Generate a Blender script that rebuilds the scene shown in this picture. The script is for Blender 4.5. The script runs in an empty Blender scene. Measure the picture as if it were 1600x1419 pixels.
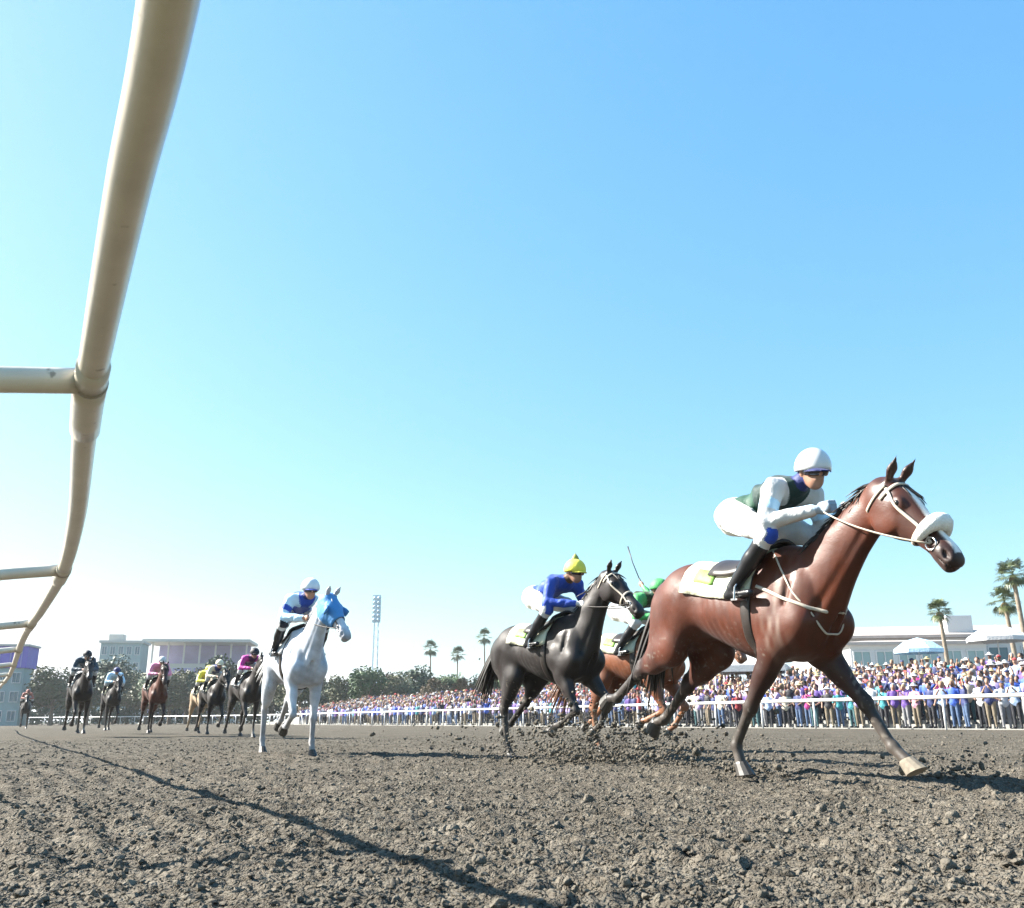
import bpy, bmesh, math, random
import numpy as np
from mathutils import Vector, Matrix
from mathutils.bvhtree import BVHTree

R = math.radians
random.seed(7); RNG = np.random.default_rng(7)
sc = bpy.context.scene
C = sc.collection

# ------------------------------------------------------------------ camera
CAM_H = 0.45
cd = bpy.data.cameras.new('camera'); cam = bpy.data.objects.new('camera', cd); C.objects.link(cam)
cd.sensor_width = 36.0; cd.lens = 36.0 * 1420 / 1600
cd.clip_start = 0.05; cd.clip_end = 6000
cam.location = (0, 0, CAM_H)
cam.rotation_mode = 'XYZ'
PITCH, ROLL = R(16.27), R(0.35)
cam.matrix_world = Matrix.Translation((0, 0, CAM_H)) @ Matrix.Rotation(R(90) + PITCH, 4, 'X') @ Matrix.Rotation(-ROLL, 4, 'Z')
cd.dof.use_dof = True; cd.dof.focus_distance = 8.0; cd.dof.aperture_fstop = 11
sc.camera = cam

# ------------------------------------------------------------------ sky and sun
SUN_AZ = R(-74)      # measured from +Y (view axis) towards +X; negative = left of the picture
SUN_EL = R(35.5)
w = bpy.data.worlds.new('World'); sc.world = w; w.use_nodes = True
nt = w.node_tree; nt.nodes.clear()
sky = nt.nodes.new('ShaderNodeTexSky'); sky.sky_type = 'NISHITA'; sky.sun_disc = False
sky.sun_elevation = SUN_EL; sky.sun_rotation = SUN_AZ
sky.air_density = 1.0; sky.dust_density = 0.7; sky.ozone_density = 2.0; sky.altitude = 0
bg = nt.nodes.new('ShaderNodeBackground'); bg.inputs['Strength'].default_value = 0.062
wo = nt.nodes.new('ShaderNodeOutputWorld')
# per-channel response of the photograph's cool, high-key film look
sep = nt.nodes.new('ShaderNodeSeparateColor'); com = nt.nodes.new('ShaderNodeCombineColor'); nt.links.new(sky.outputs[0], sep.inputs[0])
for i, (pw, gn) in enumerate(((0.97, 0.77), (0.61, 1.53), (0.85, 1.66))):
    p1 = nt.nodes.new('ShaderNodeMath'); p1.operation = 'POWER'; p1.inputs[1].default_value = pw
    p2 = nt.nodes.new('ShaderNodeMath'); p2.operation = 'MULTIPLY'; p2.inputs[1].default_value = gn
    nt.links.new(sep.outputs[i], p1.inputs[0]); nt.links.new(p1.outputs[0], p2.inputs[0]); p3 = nt.nodes.new('ShaderNodeMath'); p3.operation = 'MINIMUM'; p3.inputs[1].default_value = 4.3
    nt.links.new(p2.outputs[0], p3.inputs[0]); nt.links.new(p3.outputs[0], com.inputs[i])
nt.links.new(com.outputs[0], bg.inputs['Color'])
nt.links.new(bg.outputs[0], wo.inputs['Surface'])
sd = bpy.data.lights.new('sun', 'SUN'); sun = bpy.data.objects.new('sun', sd); C.objects.link(sun)
sd.energy = 4.8; sd.angle = R(0.5); sd.color = (1.0, 0.95, 0.87)
sv = Vector((math.sin(SUN_AZ) * math.cos(SUN_EL), math.cos(SUN_AZ) * math.cos(SUN_EL), math.sin(SUN_EL)))
sun.rotation_euler = sv.to_track_quat('Z', 'Y').to_euler()
vs = sc.view_settings
vs.view_transform = 'Standard'; vs.look = 'None'; vs.exposure = 2.15; vs.gamma = 1.0; vs.use_curve_mapping = False
sc.cycles.use_denoising = True
sc.cycles.max_bounces = 6

# ------------------------------------------------------------------ helpers: properties, objects
def tag(o, label=None, cat=None, group=None, kind=None):
    if label: o['label'] = label
    if cat: o['category'] = cat
    if group: o['group'] = group
    if kind: o['kind'] = kind
    return o

def empty(name, loc, rz=0.0):
    o = bpy.data.objects.new(name, None); C.objects.link(o)
    o.empty_display_size = 0.2; o.location = loc; o.rotation_euler = (0, 0, rz)
    return o

def mesh_np(name, V, F, smooth=True, col=None, matidx=None):
    """V (n,3); F (m,k) int array or list of arrays"""
    me = bpy.data.meshes.new(name)
    V = np.asarray(V, dtype=np.float32)
    Fs = F if isinstance(F, list) else [F]
    Fs = [np.asarray(f, dtype=np.int32) for f in Fs if len(f)]
    nl = sum(f.size for f in Fs); nf = sum(len(f) for f in Fs)
    me.vertices.add(len(V)); me.vertices.foreach_set('co', V.ravel())
    me.loops.add(nl); me.loops.foreach_set('vertex_index', np.concatenate([f.ravel() for f in Fs]))
    me.polygons.add(nf)
    tot = np.concatenate([np.full(len(f), f.shape[1], dtype=np.int32) for f in Fs])
    st = np.concatenate([[0], np.cumsum(tot)[:-1]]).astype(np.int32)
    me.polygons.foreach_set('loop_start', st)
    if matidx is not None: me.polygons.foreach_set('material_index', np.asarray(matidx, dtype=np.int32))
    me.update(calc_edges=True); me.validate()
    me.polygons.foreach_set('use_smooth', np.full(len(me.polygons), smooth, dtype=bool))
    if col is not None:
        a = me.color_attributes.new('Col', 'FLOAT_COLOR', 'POINT')
        c4 = np.ones((len(V), 4), dtype=np.float32); c4[:, :3] = col
        a.data.foreach_set('color', c4.ravel())
    return me

def obj(name, me, mats, parent=None):
    if me.name != name and me.users == 0: me.name = name
    o = bpy.data.objects.new(name, me); C.objects.link(o)
    if mats is not None:
        for m in (mats if isinstance(mats, (list, tuple)) else [mats]):
            me.materials.append(m)
    if parent is not None: o.parent = parent
    return o

class MB:
    """collects simple shapes into one mesh"""
    def __init__(s): s.v = []; s.f = []; s.n = 0
    def add(s, V, F):
        s.v.append(np.asarray(V, dtype=np.float32)); 
        for f in F: s.f.append([i + s.n for i in f])
        s.n += len(V); return s
    def box(s, c, d, rz=0.0, M=None):
        x, y, z = d[0] / 2, d[1] / 2, d[2] / 2
        P = np.array([(-x,-y,-z),(x,-y,-z),(x,y,-z),(-x,y,-z),(-x,-y,z),(x,-y,z),(x,y,z),(-x,y,z)], dtype=np.float32)
        if M is not None: P = P @ np.array(M, dtype=np.float32).T
        elif rz:
            c_, s_ = math.cos(rz), math.sin(rz)
            P = np.stack([P[:,0]*c_-P[:,1]*s_, P[:,0]*s_+P[:,1]*c_, P[:,2]], 1)
        return s.add(P + np.array(c, dtype=np.float32), [(0,3,2,1),(4,5,6,7),(0,1,5,4),(1,2,6,5),(2,3,7,6),(3,0,4,7)])
    def tube(s, pts, rad, n=8, caps=True, flat=None, nrm=None):
        pts = [Vector(p) for p in pts]; m = len(pts)
        rad = rad if hasattr(rad, '__len__') else [rad] * m
        V = []; up = None
        for i, p in enumerate(pts):
            t = (pts[min(i+1, m-1)] - pts[max(i-1, 0)])
            if t.length < 1e-9: t = Vector((0, 0, 1))
            t.normalize()
            if nrm is not None: up = Vector(nrm[i]); up = (up - t * up.dot(t))
            elif up is None: up = t.orthogonal()
            else: up = up - t * up.dot(t)
            if up.length < 1e-6: up = t.orthogonal()
            up.normalize(); sd_ = t.cross(up)
            for k in range(n):
                a = 2 * math.pi * k / n
                q = up * math.cos(a) * (flat if flat else 1.0) + sd_ * math.sin(a)
                V.append(p + q * rad[i])
        F = []
        for i in range(m - 1):
            for k in range(n):
                a, b = i*n + k, i*n + (k+1) % n
                F.append((a, b, b + n, a + n))
        if caps: F.append(tuple(range(n))[::-1]); F.append(tuple((m-1)*n + k for k in range(n)))
        return s.add([tuple(v) for v in V], F)
    def lathe(s, prof, n=12, org=(0,0,0)):
        V = []; F = []
        for (r, z) in prof:
            for k in range(n):
                a = 2*math.pi*k/n; V.append((org[0]+r*math.cos(a), org[1]+r*math.sin(a), org[2]+z))
        m = len(prof)
        for i in range(m-1):
            for k in range(n):
                a, b = i*n+k, i*n+(k+1) % n; F.append((a, b, b+n, a+n))
        F.append(tuple(range(n))[::-1]); F.append(tuple((m-1)*n+k for k in range(n)))
        return s.add(V, F)
    def build(s, name, mat, parent=None, smooth=False):
        me = bpy.data.meshes.new(name)
        me.from_pydata(np.concatenate(s.v).tolist(), [], s.f); me.update()
        me.polygons.foreach_set('use_smooth', [smooth] * len(me.polygons))
        return obj(name, me, mat, parent)

# ------------------------------------------------------------------ noise
def vnoise(x, y, seed=0):
    xi = np.floor(x).astype(np.int64); yi = np.floor(y).astype(np.int64)
    fx = x - xi; fy = y - yi; fx = fx*fx*(3-2*fx); fy = fy*fy*(3-2*fy)
    def h(a, b):
        n = (a * 374761393 + b * 668265263 + seed * 1442695) & 0xffffffff
        n = ((n ^ (n >> 13)) * 1274126177) & 0xffffffff
        return ((n ^ (n >> 16)) & 0xffff) / 65535.0
    return ((h(xi, yi)*(1-fx) + h(xi+1, yi)*fx)*(1-fy) + (h(xi, yi+1)*(1-fx) + h(xi+1, yi+1)*fx)*fy)

def worley(x, y, seed=0):
    xi = np.floor(x).astype(np.int64); yi = np.floor(y).astype(np.int64); best = np.full(x.shape, 9.0)
    for dx in (-1, 0, 1):
        for dy in (-1, 0, 1):
            a, b = xi+dx, yi+dy
            n = (a*374761393 + b*668265263 + seed*1442695) & 0xffffffff; n = ((n ^ (n >> 13))*1274126177) & 0xffffffff; n ^= n >> 16
            px = a + (n & 0xff)/255.0; py = b + ((n >> 8) & 0xff)/255.0; hgt = 0.35*((n >> 16) & 0xff)/255.0
            best = np.minimum(best, np.hypot(x-px, y-py) + hgt)
    return best

# ------------------------------------------------------------------ materials
MATS = {}
def mat(name, base, rough=0.6, spec=0.5, metal=0.0, var=0.0, scale=8.0, bump=0.0, bscale=None, attr=False, sheen=0.0, coat=0.0, col2=None, trans=0.0, bdist=0.01):
    if name in MATS: return MATS[name]
    m = bpy.data.materials.new(name); m.use_nodes = True; MATS[name] = m
    t = m.node_tree; p = t.nodes['Principled BSDF']
    p.inputs['Roughness'].default_value = rough
    p.inputs['Specular IOR Level'].default_value = spec
    p.inputs['Metallic'].default_value = metal
    p.inputs['Sheen Weight'].default_value = sheen
    p.inputs['Coat Weight'].default_value = coat
    tc = t.nodes.new('ShaderNodeTexCoord')
    src = None
    if attr:
        a = t.nodes.new('ShaderNodeAttribute'); a.attribute_name = 'Col'; src = a.outputs['Color']
    if var or col2:
        nz = t.nodes.new('ShaderNodeTexNoise'); nz.inputs['Scale'].default_value = scale
        nz.inputs['Detail'].default_value = 6; nz.inputs['Roughness'].default_value = 0.65
        t.links.new(tc.outputs['Object'], nz.inputs['Vector'])
        if col2:
            mr = t.nodes.new('ShaderNodeMapRange'); mr.inputs[1].default_value = 0.35; mr.inputs[2].default_value = 0.65
            t.links.new(nz.outputs['Fac'], mr.inputs[0])
            mx = t.nodes.new('ShaderNodeMix'); mx.data_type = 'RGBA'
            mx.inputs['A'].default_value = (*base, 1); mx.inputs['B'].default_value = (*col2, 1)
            t.links.new(mr.outputs[0], mx.inputs['Factor']); t.links.new(mx.outputs['Result'], p.inputs['Base Color'])
        else:
            mr = t.nodes.new('ShaderNodeMapRange'); mr.inputs[1].default_value = 0.3; mr.inputs[2].default_value = 0.7
            mr.inputs[3].default_value = 1 - var; mr.inputs[4].default_value = 1 + var
            t.links.new(nz.outputs['Fac'], mr.inputs[0])
            mx = t.nodes.new('ShaderNodeMix'); mx.data_type = 'RGBA'; mx.blend_type = 'MULTIPLY'
            mx.inputs['Factor'].default_value = 1.0
            if src: t.links.new(src, mx.inputs['A'])
            else: mx.inputs['A'].default_value = (*base, 1)
            t.links.new(mr.outputs[0], mx.inputs['B']); t.links.new(mx.outputs['Result'], p.inputs['Base Color'])
    elif src: t.links.new(src, p.inputs['Base Color'])
    else: p.inputs['Base Color'].default_value = (*base, 1)
    if bump:
        nb = t.nodes.new('ShaderNodeTexNoise'); nb.inputs['Scale'].default_value = bscale or scale * 4
        nb.inputs['Detail'].default_value = 5
        t.links.new(tc.outputs['Object'], nb.inputs['Vector'])
        b = t.nodes.new('ShaderNodeBump'); b.inputs['Strength'].default_value = bump; b.inputs['Distance'].default_value = bdist
        t.links.new(nb.outputs['Fac'], b.inputs['Height']); t.links.new(b.outputs[0], p.inputs['Normal'])
    return m

def dirtmat(name, base, base2, k):
    m = mat(name, base, rough=0.95, spec=0.08, col2=base2, scale=11)
    t = m.node_tree; p = t.nodes['Principled BSDF']; tc = [n for n in t.nodes if n.type == 'TEX_COORD'][0]
    nz = t.nodes.new('ShaderNodeTexNoise'); nz.inputs['Scale'].default_value = 16; nz.inputs['Detail'].default_value = 3
    wv = t.nodes.new('ShaderNodeVectorMath'); wv.operation = 'MULTIPLY_ADD'; wv.inputs[1].default_value = (.06, .06, .06)
    t.links.new(tc.outputs['Object'], nz.inputs['Vector']); t.links.new(nz.outputs['Color'], wv.inputs[0]); t.links.new(tc.outputs['Object'], wv.inputs[2])
    prev = None
    for sc_, st, di in ((20, .6, .036*k), (46, .85, .026*k), (120, .7, .009*k)):
        v = t.nodes.new('ShaderNodeTexVoronoi'); v.inputs['Scale'].default_value = sc_; t.links.new(wv.outputs[0], v.inputs['Vector'])
        bp = t.nodes.new('ShaderNodeBump'); bp.invert = True; bp.inputs['Strength'].default_value = st; bp.inputs['Distance'].default_value = di
        t.links.new(v.outputs['Distance'], bp.inputs['Height'])
        if prev: t.links.new(prev.outputs[0], bp.inputs['Normal'])
        prev = bp
    t.links.new(prev.outputs[0], p.inputs['Normal'])
    # damp and dry patches
    src = p.inputs['Base Color'].links[0].from_socket
    n2 = t.nodes.new('ShaderNodeTexNoise'); n2.inputs['Scale'].default_value = .9; n2.inputs['Detail'].default_value = 5; n2.inputs['Roughness'].default_value = .6; t.links.new(tc.outputs['Object'], n2.inputs['Vector'])
    mr = t.nodes.new('ShaderNodeMapRange'); mr.inputs[1].default_value = .38; mr.inputs[2].default_value = .62; mr.inputs[3].default_value = .84; mr.inputs[4].default_value = 1.1; t.links.new(n2.outputs['Fac'], mr.inputs[0])
    mx = t.nodes.new('ShaderNodeMix'); mx.data_type = 'RGBA'; mx.blend_type = 'MULTIPLY'; mx.inputs['Factor'].default_value = 1.0
    t.links.new(src, mx.inputs['A']); t.links.new(mr.outputs[0], mx.inputs['B']); t.links.new(mx.outputs['Result'], p.inputs['Base Color'])
    return m
M_dirt = dirtmat('dirt', (0.143, 0.126, 0.101), (0.070, 0.060, 0.047), 1.0)
M_clod = dirtmat('clod_dirt', (0.163, 0.145, 0.117), (0.074, 0.064, 0.051), .4)
M_grass = mat('grass', (0.06, 0.085, 0.03), rough=0.9, col2=(0.10, 0.10, 0.045), scale=0.6, bump=0.5, bscale=30)
M_apron = mat('apron_concrete', (0.25, 0.245, 0.225), rough=0.9, var=0.15, scale=1.5)
M_railnear = mat('rail_paint', (0.58, 0.52, 0.42), rough=0.33, spec=0.5, var=0.10, scale=9, bump=0.05, bscale=90, coat=0.15)
def mud_specks(m, c, thr):
    t = m.node_tree; p = t.nodes['Principled BSDF']; tc = [n for n in t.nodes if n.type == 'TEX_COORD'][0]
    lk = p.inputs['Base Color'].links[0]; src = lk.from_socket
    nz = t.nodes.new('ShaderNodeTexNoise'); nz.inputs['Scale'].default_value = 26; nz.inputs['Detail'].default_value = 5; t.links.new(tc.outputs['Object'], nz.inputs['Vector'])
    mr = t.nodes.new('ShaderNodeMapRange'); mr.inputs[1].default_value = thr; mr.inputs[2].default_value = thr+.06; t.links.new(nz.outputs['Fac'], mr.inputs[0])
    mx = t.nodes.new('ShaderNodeMix'); mx.data_type = 'RGBA'; mx.inputs['B'].default_value = (*c, 1)
    t.links.new(mr.outputs[0], mx.inputs['Factor']); t.links.new(src, mx.inputs['A']); t.links.new(mx.outputs['Result'], p.inputs['Base Color'])
mud_specks(M_railnear, (.26, .22, .16), .66)
M_railfar = mat('white_rail', (0.7, 0.7, 0.69), rough=0.4, var=0.05, scale=3)
M_coat = mat('horse_coat', (1, 1, 1), rough=0.46, spec=0.34, attr=True, var=0.28, scale=5, bump=0.22, bscale=7, sheen=0.04, bdist=0.02)
def coat_hair(m):
    t = m.node_tree; p = t.nodes['Principled BSDF']; tc = [n for n in t.nodes if n.type == 'TEX_COORD'][0]; b0 = [n for n in t.nodes if n.type == 'BUMP'][0]
    mp = t.nodes.new('ShaderNodeMapping'); mp.inputs['Scale'].default_value = (60, 220, 160); t.links.new(tc.outputs['Object'], mp.inputs['Vector'])
    nz = t.nodes.new('ShaderNodeTexNoise'); nz.inputs['Scale'].default_value = 1.0; nz.inputs['Detail'].default_value = 3; t.links.new(mp.outputs[0], nz.inputs['Vector'])
    bp = t.nodes.new('ShaderNodeBump'); bp.inputs['Strength'].default_value = .14; bp.inputs['Distance'].default_value = .005
    t.links.new(nz.outputs['Fac'], bp.inputs['Height']); t.links.new(b0.outputs[0], bp.inputs['Normal']); t.links.new(bp.outputs[0], p.inputs['Normal'])
    rn = t.nodes.new('ShaderNodeTexNoise'); rn.inputs['Scale'].default_value = 4; rn.inputs['Detail'].default_value = 4; t.links.new(tc.outputs['Object'], rn.inputs['Vector'])
    mr = t.nodes.new('ShaderNodeMapRange'); mr.inputs[1].default_value = .35; mr.inputs[2].default_value = .65; mr.inputs[3].default_value = .36; mr.inputs[4].default_value = .62
    t.links.new(rn.outputs['Fac'], mr.inputs[0]); t.links.new(mr.outputs[0], p.inputs['Roughness'])
coat_hair(M_coat)
M_hoof = mat('hoof_horn', (0.035, 0.03, 0.025), rough=0.5, var=0.3, scale=30)
M_hoofp = mat('hoof_pale', (0.17, 0.145, 0.11), rough=0.85, var=0.3, scale=30)
M_eye = mat('eye', (0.012, 0.008, 0.006), rough=0.08, spec=0.6)
M_leather = mat('dark_leather', (0.02, 0.014, 0.011), rough=0.45, var=0.2, scale=40)
M_strap = mat('pale_strap', (0.46, 0.40, 0.32), rough=0.6, var=0.15, scale=60)
M_fleece = mat('white_fleece', (0.82, 0.80, 0.74), rough=0.95, var=0.10, scale=40, bump=1.0, bscale=120, sheen=0.4)
M_boot = mat('black_boot', (0.012, 0.012, 0.014), rough=0.28, spec=0.5)
M_skin = mat('skin', (0.30, 0.16, 0.105), rough=0.5, var=0.12, scale=20)
M_glass = mat('goggle_lens', (0.02, 0.02, 0.025), rough=0.08, spec=0.7)
M_metal = mat('steel', (0.5, 0.5, 0.5), rough=0.3, metal=1.0)
def cloth(name, c): return mat('cloth_' + name, c, rough=0.6, spec=0.3, var=0.08, scale=12, bump=0.55, bscale=13, sheen=0.1, bdist=0.03)
def hairmat(name, c): return mat('hair_' + name, c, rough=0.5, spec=0.4, var=0.35, scale=60)
W_ = (0.55, 0.55, 0.54)

# ------------------------------------------------------------------ signed distance body builder
def nrm(v): v = np.asarray(v, dtype=float); return v / (np.linalg.norm(v) + 1e-12)

def crom(ts, vals, n=80):
    """smooth resample of a station table"""
    ts = np.asarray(ts, float); vals = np.asarray(vals, float)
    T = np.linspace(ts[0], ts[-1], n); out = []
    m = np.gradient(vals, ts, axis=0)
    idx = np.clip(np.searchsorted(ts, T) - 1, 0, len(ts) - 2)
    h = (ts[idx+1] - ts[idx]); u = (T - ts[idx]) / h
    u_ = u[:, None]; h_ = h[:, None]
    out = (2*u_**3-3*u_**2+1)*vals[idx] + (u_**3-2*u_**2+u_)*h_*m[idx] + (-2*u_**3+3*u_**2)*vals[idx+1] + (u_**3-u_**2)*h_*m[idx+1]
    return T, out

class Loft:
    """oval sections along a straight axis: station t -> (centre offset, half up, half down, half width)"""
    def __init__(s, o, axis, lat, table):
        s.o = np.asarray(o, float); s.a = nrm(axis); s.l = nrm(lat); s.u = np.cross(s.a, s.l); s.u = nrm(s.u)
        s.l = np.cross(s.u, s.a)
        ts = [r[0] for r in table]; vals = [r[1:5] for r in table]
        s.T, s.tab = crom(ts, vals); s.tab[:, 1:] = np.maximum(s.tab[:, 1:], 0.004)
        P = [s.pt(t, ph) for t in s.T[::6] for ph in (0, 90, 180, 270)]
        P = np.array(P); s.lo = P.min(0); s.hi = P.max(0)
    def sec(s, t): return [np.interp(t, s.T, s.tab[:, i]) for i in range(4)]
    def pt(s, t, phi, off=0.0):
        c, hu, hd, hw = s.sec(t); ph = R(phi); sn, cs = math.sin(ph), math.cos(ph)
        return s.o + s.a*t + s.l*(hw+off)*cs + s.u*(c + ((hu if sn > 0 else hd)+off)*sn)
    def d(s, X, Y, Z):
        px, py, pz = X - s.o[0], Y - s.o[1], Z - s.o[2]
        t = px*s.a[0]+py*s.a[1]+pz*s.a[2]; l = px*s.l[0]+py*s.l[1]+pz*s.l[2]; u = px*s.u[0]+py*s.u[1]+pz*s.u[2]
        c, hu, hd, hw = s.sec(t)
        q = u - c; hh = np.where(q > 0, hu, hd)
        k = np.sqrt((l/hw)**2 + (q/hh)**2 + 1e-9)
        d = (k - 1.0) * np.minimum(hw, hh)
        far = np.sqrt(l*l+q*q) * (1 - 1/np.maximum(k, 1e-3)); d = np.where(k > 1, np.minimum(far, np.abs(far)), d)
        over = np.maximum(s.T[0] - t, t - s.T[-1])
        return np.where(over > 0, np.sqrt(np.maximum(d, 0)**2 + over**2), d)

class Cone:
    """tapered capsule, optionally flattened along direction w by factor sq"""
    def __init__(s, a, b, ra, rb, w=None, sq=1.0):
        s.a = np.asarray(a, float); s.b = np.asarray(b, float); s.ra = ra; s.rb = rb
        s.w = nrm(w) if w is not None else None; s.sq = sq
        r = max(ra, rb) * max(1, sq); s.lo = np.minimum(s.a, s.b) - r; s.hi = np.maximum(s.a, s.b) + r
    def d(s, X, Y, Z):
        px, py, pz = X - s.a[0], Y - s.a[1], Z - s.a[2]; ab = s.b - s.a
        if s.w is not None:
            k = (1/s.sq - 1.0)
            dt = (px*s.w[0]+py*s.w[1]+pz*s.w[2])*k; px = px+dt*s.w[0]; py = py+dt*s.w[1]; pz = pz+dt*s.w[2]
            ab = ab + s.w*np.dot(ab, s.w)*k
        L2 = float(ab @ ab) + 1e-12
        t = np.clip((px*ab[0]+py*ab[1]+pz*ab[2])/L2, 0, 1)
        r = s.ra + (s.rb - s.ra)*t
        return (np.sqrt((px-ab[0]*t)**2+(py-ab[1]*t)**2+(pz-ab[2]*t)**2) - r) * min(1.0, s.sq)

class Ell:
    def __init__(s, c, r, axes=None):
        s.c = np.asarray(c, float); s.r = np.asarray(r, float); s.M = np.eye(3) if axes is None else np.array([nrm(a) for a in axes])
        m = s.r.max(); s.lo = s.c - m; s.hi = s.c + m
    def d(s, X, Y, Z):
        px, py, pz = X - s.c[0], Y - s.c[1], Z - s.c[2]
        q = [(px*m[0]+py*m[1]+pz*m[2]) for m in s.M]
        k0 = np.sqrt(sum((q[i]/s.r[i])**2 for i in range(3)) + 1e-12); k1 = np.sqrt(sum((q[i]/s.r[i]**2)**2 for i in range(3)) + 1e-12)
        return k0*(k0-1)/k1

class Sdf:
    def __init__(s): s.p = []          # (prim, k, tag, sign)
    def add(s, prim, k=0.03, tag=0, sign=1): s.p.append((prim, k, tag, sign)); return prim
    def grid(s, vox):
        lo = np.min([p[0].lo for p in s.p if p[3] > 0], 0) - 3*vox; hi = np.max([p[0].hi for p in s.p if p[3] > 0], 0) + 3*vox
        n = np.ceil((hi - lo)/vox).astype(int) + 1
        ax = [(lo[i] + vox*np.arange(n[i])).astype(np.float32) for i in range(3)]
        F = np.full(n, 10.0, dtype=np.float32)
        for prim, k, tg, sg in s.p:
            m = k + 2.5*vox
            i0 = np.clip(np.floor((prim.lo - m - lo)/vox).astype(int), 0, n); i1 = np.clip(np.ceil((prim.hi + m - lo)/vox).astype(int)+1, 0, n)
            if np.any(i1 <= i0): continue
            sl = tuple(slice(i0[i], i1[i]) for i in range(3))
            X = ax[0][sl[0]][:, None, None]; Y = ax[1][sl[1]][None, :, None]; Z = ax[2][sl[2]][None, None, :]
            d = prim.d(X, Y, Z).astype(np.float32); f = F[sl]
            if sg > 0:
                h = np.maximum(k - np.abs(f - d), 0)/k; F[sl] = np.minimum(f, d) - h*h*k*0.25
            else:
                d = -d; h = np.maximum(k - np.abs(f - d), 0)/k; F[sl] = np.maximum(f, d) + h*h*k*0.25
        return F, lo, n
    def mesh(s, vox, relax=1):
        F, lo, n = s.grid(vox); I = F < 0
        cells = np.zeros(np.array(n)-1, dtype=np.uint8)
        for dx in (0, 1):
            for dy in (0, 1):
                for dz in (0, 1):
                    cells += I[dx:n[0]-1+dx, dy:n[1]-1+dy, dz:n[2]-1+dz]
        act = (cells > 0) & (cells < 8); ci = np.argwhere(act)
        idx = np.full(act.shape, -1, dtype=np.int64); idx[act] = np.arange(len(ci))
        acc = np.zeros((len(ci), 3)); cnt = np.zeros(len(ci))
        corners = [(a, b, c) for a in (0, 1) for b in (0, 1) for c in (0, 1)]
        for a in corners:
            for ax in range(3):
                if a[ax]: continue
                b = list(a); b[ax] = 1
                fa = F[ci[:,0]+a[0], ci[:,1]+a[1], ci[:,2]+a[2]]; fb = F[ci[:,0]+b[0], ci[:,1]+b[1], ci[:,2]+b[2]]
                cr = (fa < 0) != (fb < 0); t = np.where(cr, fa/np.where(cr, fa-fb, 1), 0)
                p = np.array(a, float)[None, :].repeat(len(ci), 0); p[:, ax] += t
                acc += np.where(cr[:, None], p, 0); cnt += cr
        V = lo + vox*(ci + acc/cnt[:, None])
        quads = []
        for ax in range(3):
            b, c = (ax+1) % 3, (ax+2) % 3
            sA = [slice(None)]*3; sB = [slice(None)]*3; sA[ax] = slice(0, -1); sB[ax] = slice(1, None)
            ch = I[tuple(sA)] != I[tuple(sB)]; e = np.argwhere(ch)
            ok = (e[:, b] > 0) & (e[:, c] > 0) & (e[:, b] < act.shape[b]) & (e[:, c] < act.shape[c]); e = e[ok]
            def at(db, dc):
                q = e.copy(); q[:, b] -= db; q[:, c] -= dc; return idx[q[:,0], q[:,1], q[:,2]]
            Q = np.stack([at(1,1), at(0,1), at(0,0), at(1,0)], 1)
            flip = ~I[e[:,0], e[:,1], e[:,2]]; Q[flip] = Q[flip][:, ::-1]
            quads.append(Q)
        Q = np.concatenate(quads); Q = Q[(Q >= 0).all(1)]
        for _ in range(relax):
            S = np.zeros_like(V); nn = np.zeros(len(V))
            for a, b in ((0,1),(1,2),(2,3),(3,0)):
                np.add.at(S, Q[:, a], V[Q[:, b]]); np.add.at(nn, Q[:, a], 1)
            V = V*0.45 + 0.55*S/np.maximum(nn, 1)[:, None]
        return V, Q
    def tags(s, V, soft=None, ncol=None):
        """nearest prim tag per vertex, or softly blended colours when ncol (tag -> colour)"""
        D = np.stack([p[0].d(V[:,0], V[:,1], V[:,2]) for p in s.p if p[3] > 0]); tg = [p[2] for p in s.p if p[3] > 0]
        if ncol is None: return np.array(tg)[D.argmin(0)]
        Wt = np.exp(-(D - D.min(0)) / soft); cc = np.array([ncol[t] for t in tg])
        return (Wt.T @ cc) / Wt.sum(0)[:, None]
# ------------------------------------------------------------------ horses
def dirv(el, yaw=0.0):
    return np.array([math.cos(R(el))*math.cos(R(yaw)), math.cos(R(el))*math.sin(R(yaw)), math.sin(R(el))])

def leg_dir(a): return np.array([math.sin(R(a)), 0.0, -math.cos(R(a))])

def hoof_mesh(p, d, size=1.0):
    """tapered horn block below the pastern end p, pointing along d"""
    d = nrm(d); lat = np.array([0, 1.0, 0]); f = nrm(np.cross(lat, d)); f = f if f[0] > 0 else -f
    V = []; n = 12
    for (h, r, sh) in ((-0.012, 0.040, 0.0), (0.0, 0.046, 0.0), (0.045, 0.055, 0.018), (0.075, 0.062, 0.03), (0.078, 0.054, 0.03)):
        for k in range(n):
            a = 2*math.pi*k/n
            V.append(np.asarray(p) + (d*h + f*(math.cos(a)*r*1.12+sh) + lat*math.sin(a)*r)*size)
    F = []
    for i in range(4):
        for k in range(n):
            a, b = i*n+k, i*n+(k+1) % n; F.append((a, a+n, b+n, b))
    F.append(tuple(range(n))); F.append(tuple(4*n+k for k in range(n))[::-1])
    return V, F

def lock(mb, p, dirs, length, r, sag=0.0, n=4, seg=5, curl=0.0):
    p = Vector(p); d = Vector(dirs).normalized(); pts = []; rad = []
    side = Vector((random.uniform(-1, 1), random.uniform(-1, 1), random.uniform(-.5, .5))) * curl
    for i in range(seg+1):
        u = i/seg
        pts.append(p + d*length*u + Vector((0, 0, -sag*length*u*u)) + side*length*u*u)
        rad.append(max(r*(1 - u**2*0.92)*(0.6+0.8*min(1, u*3)), 0.0012))
    mb.tube(pts, rad, n=n)

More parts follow.
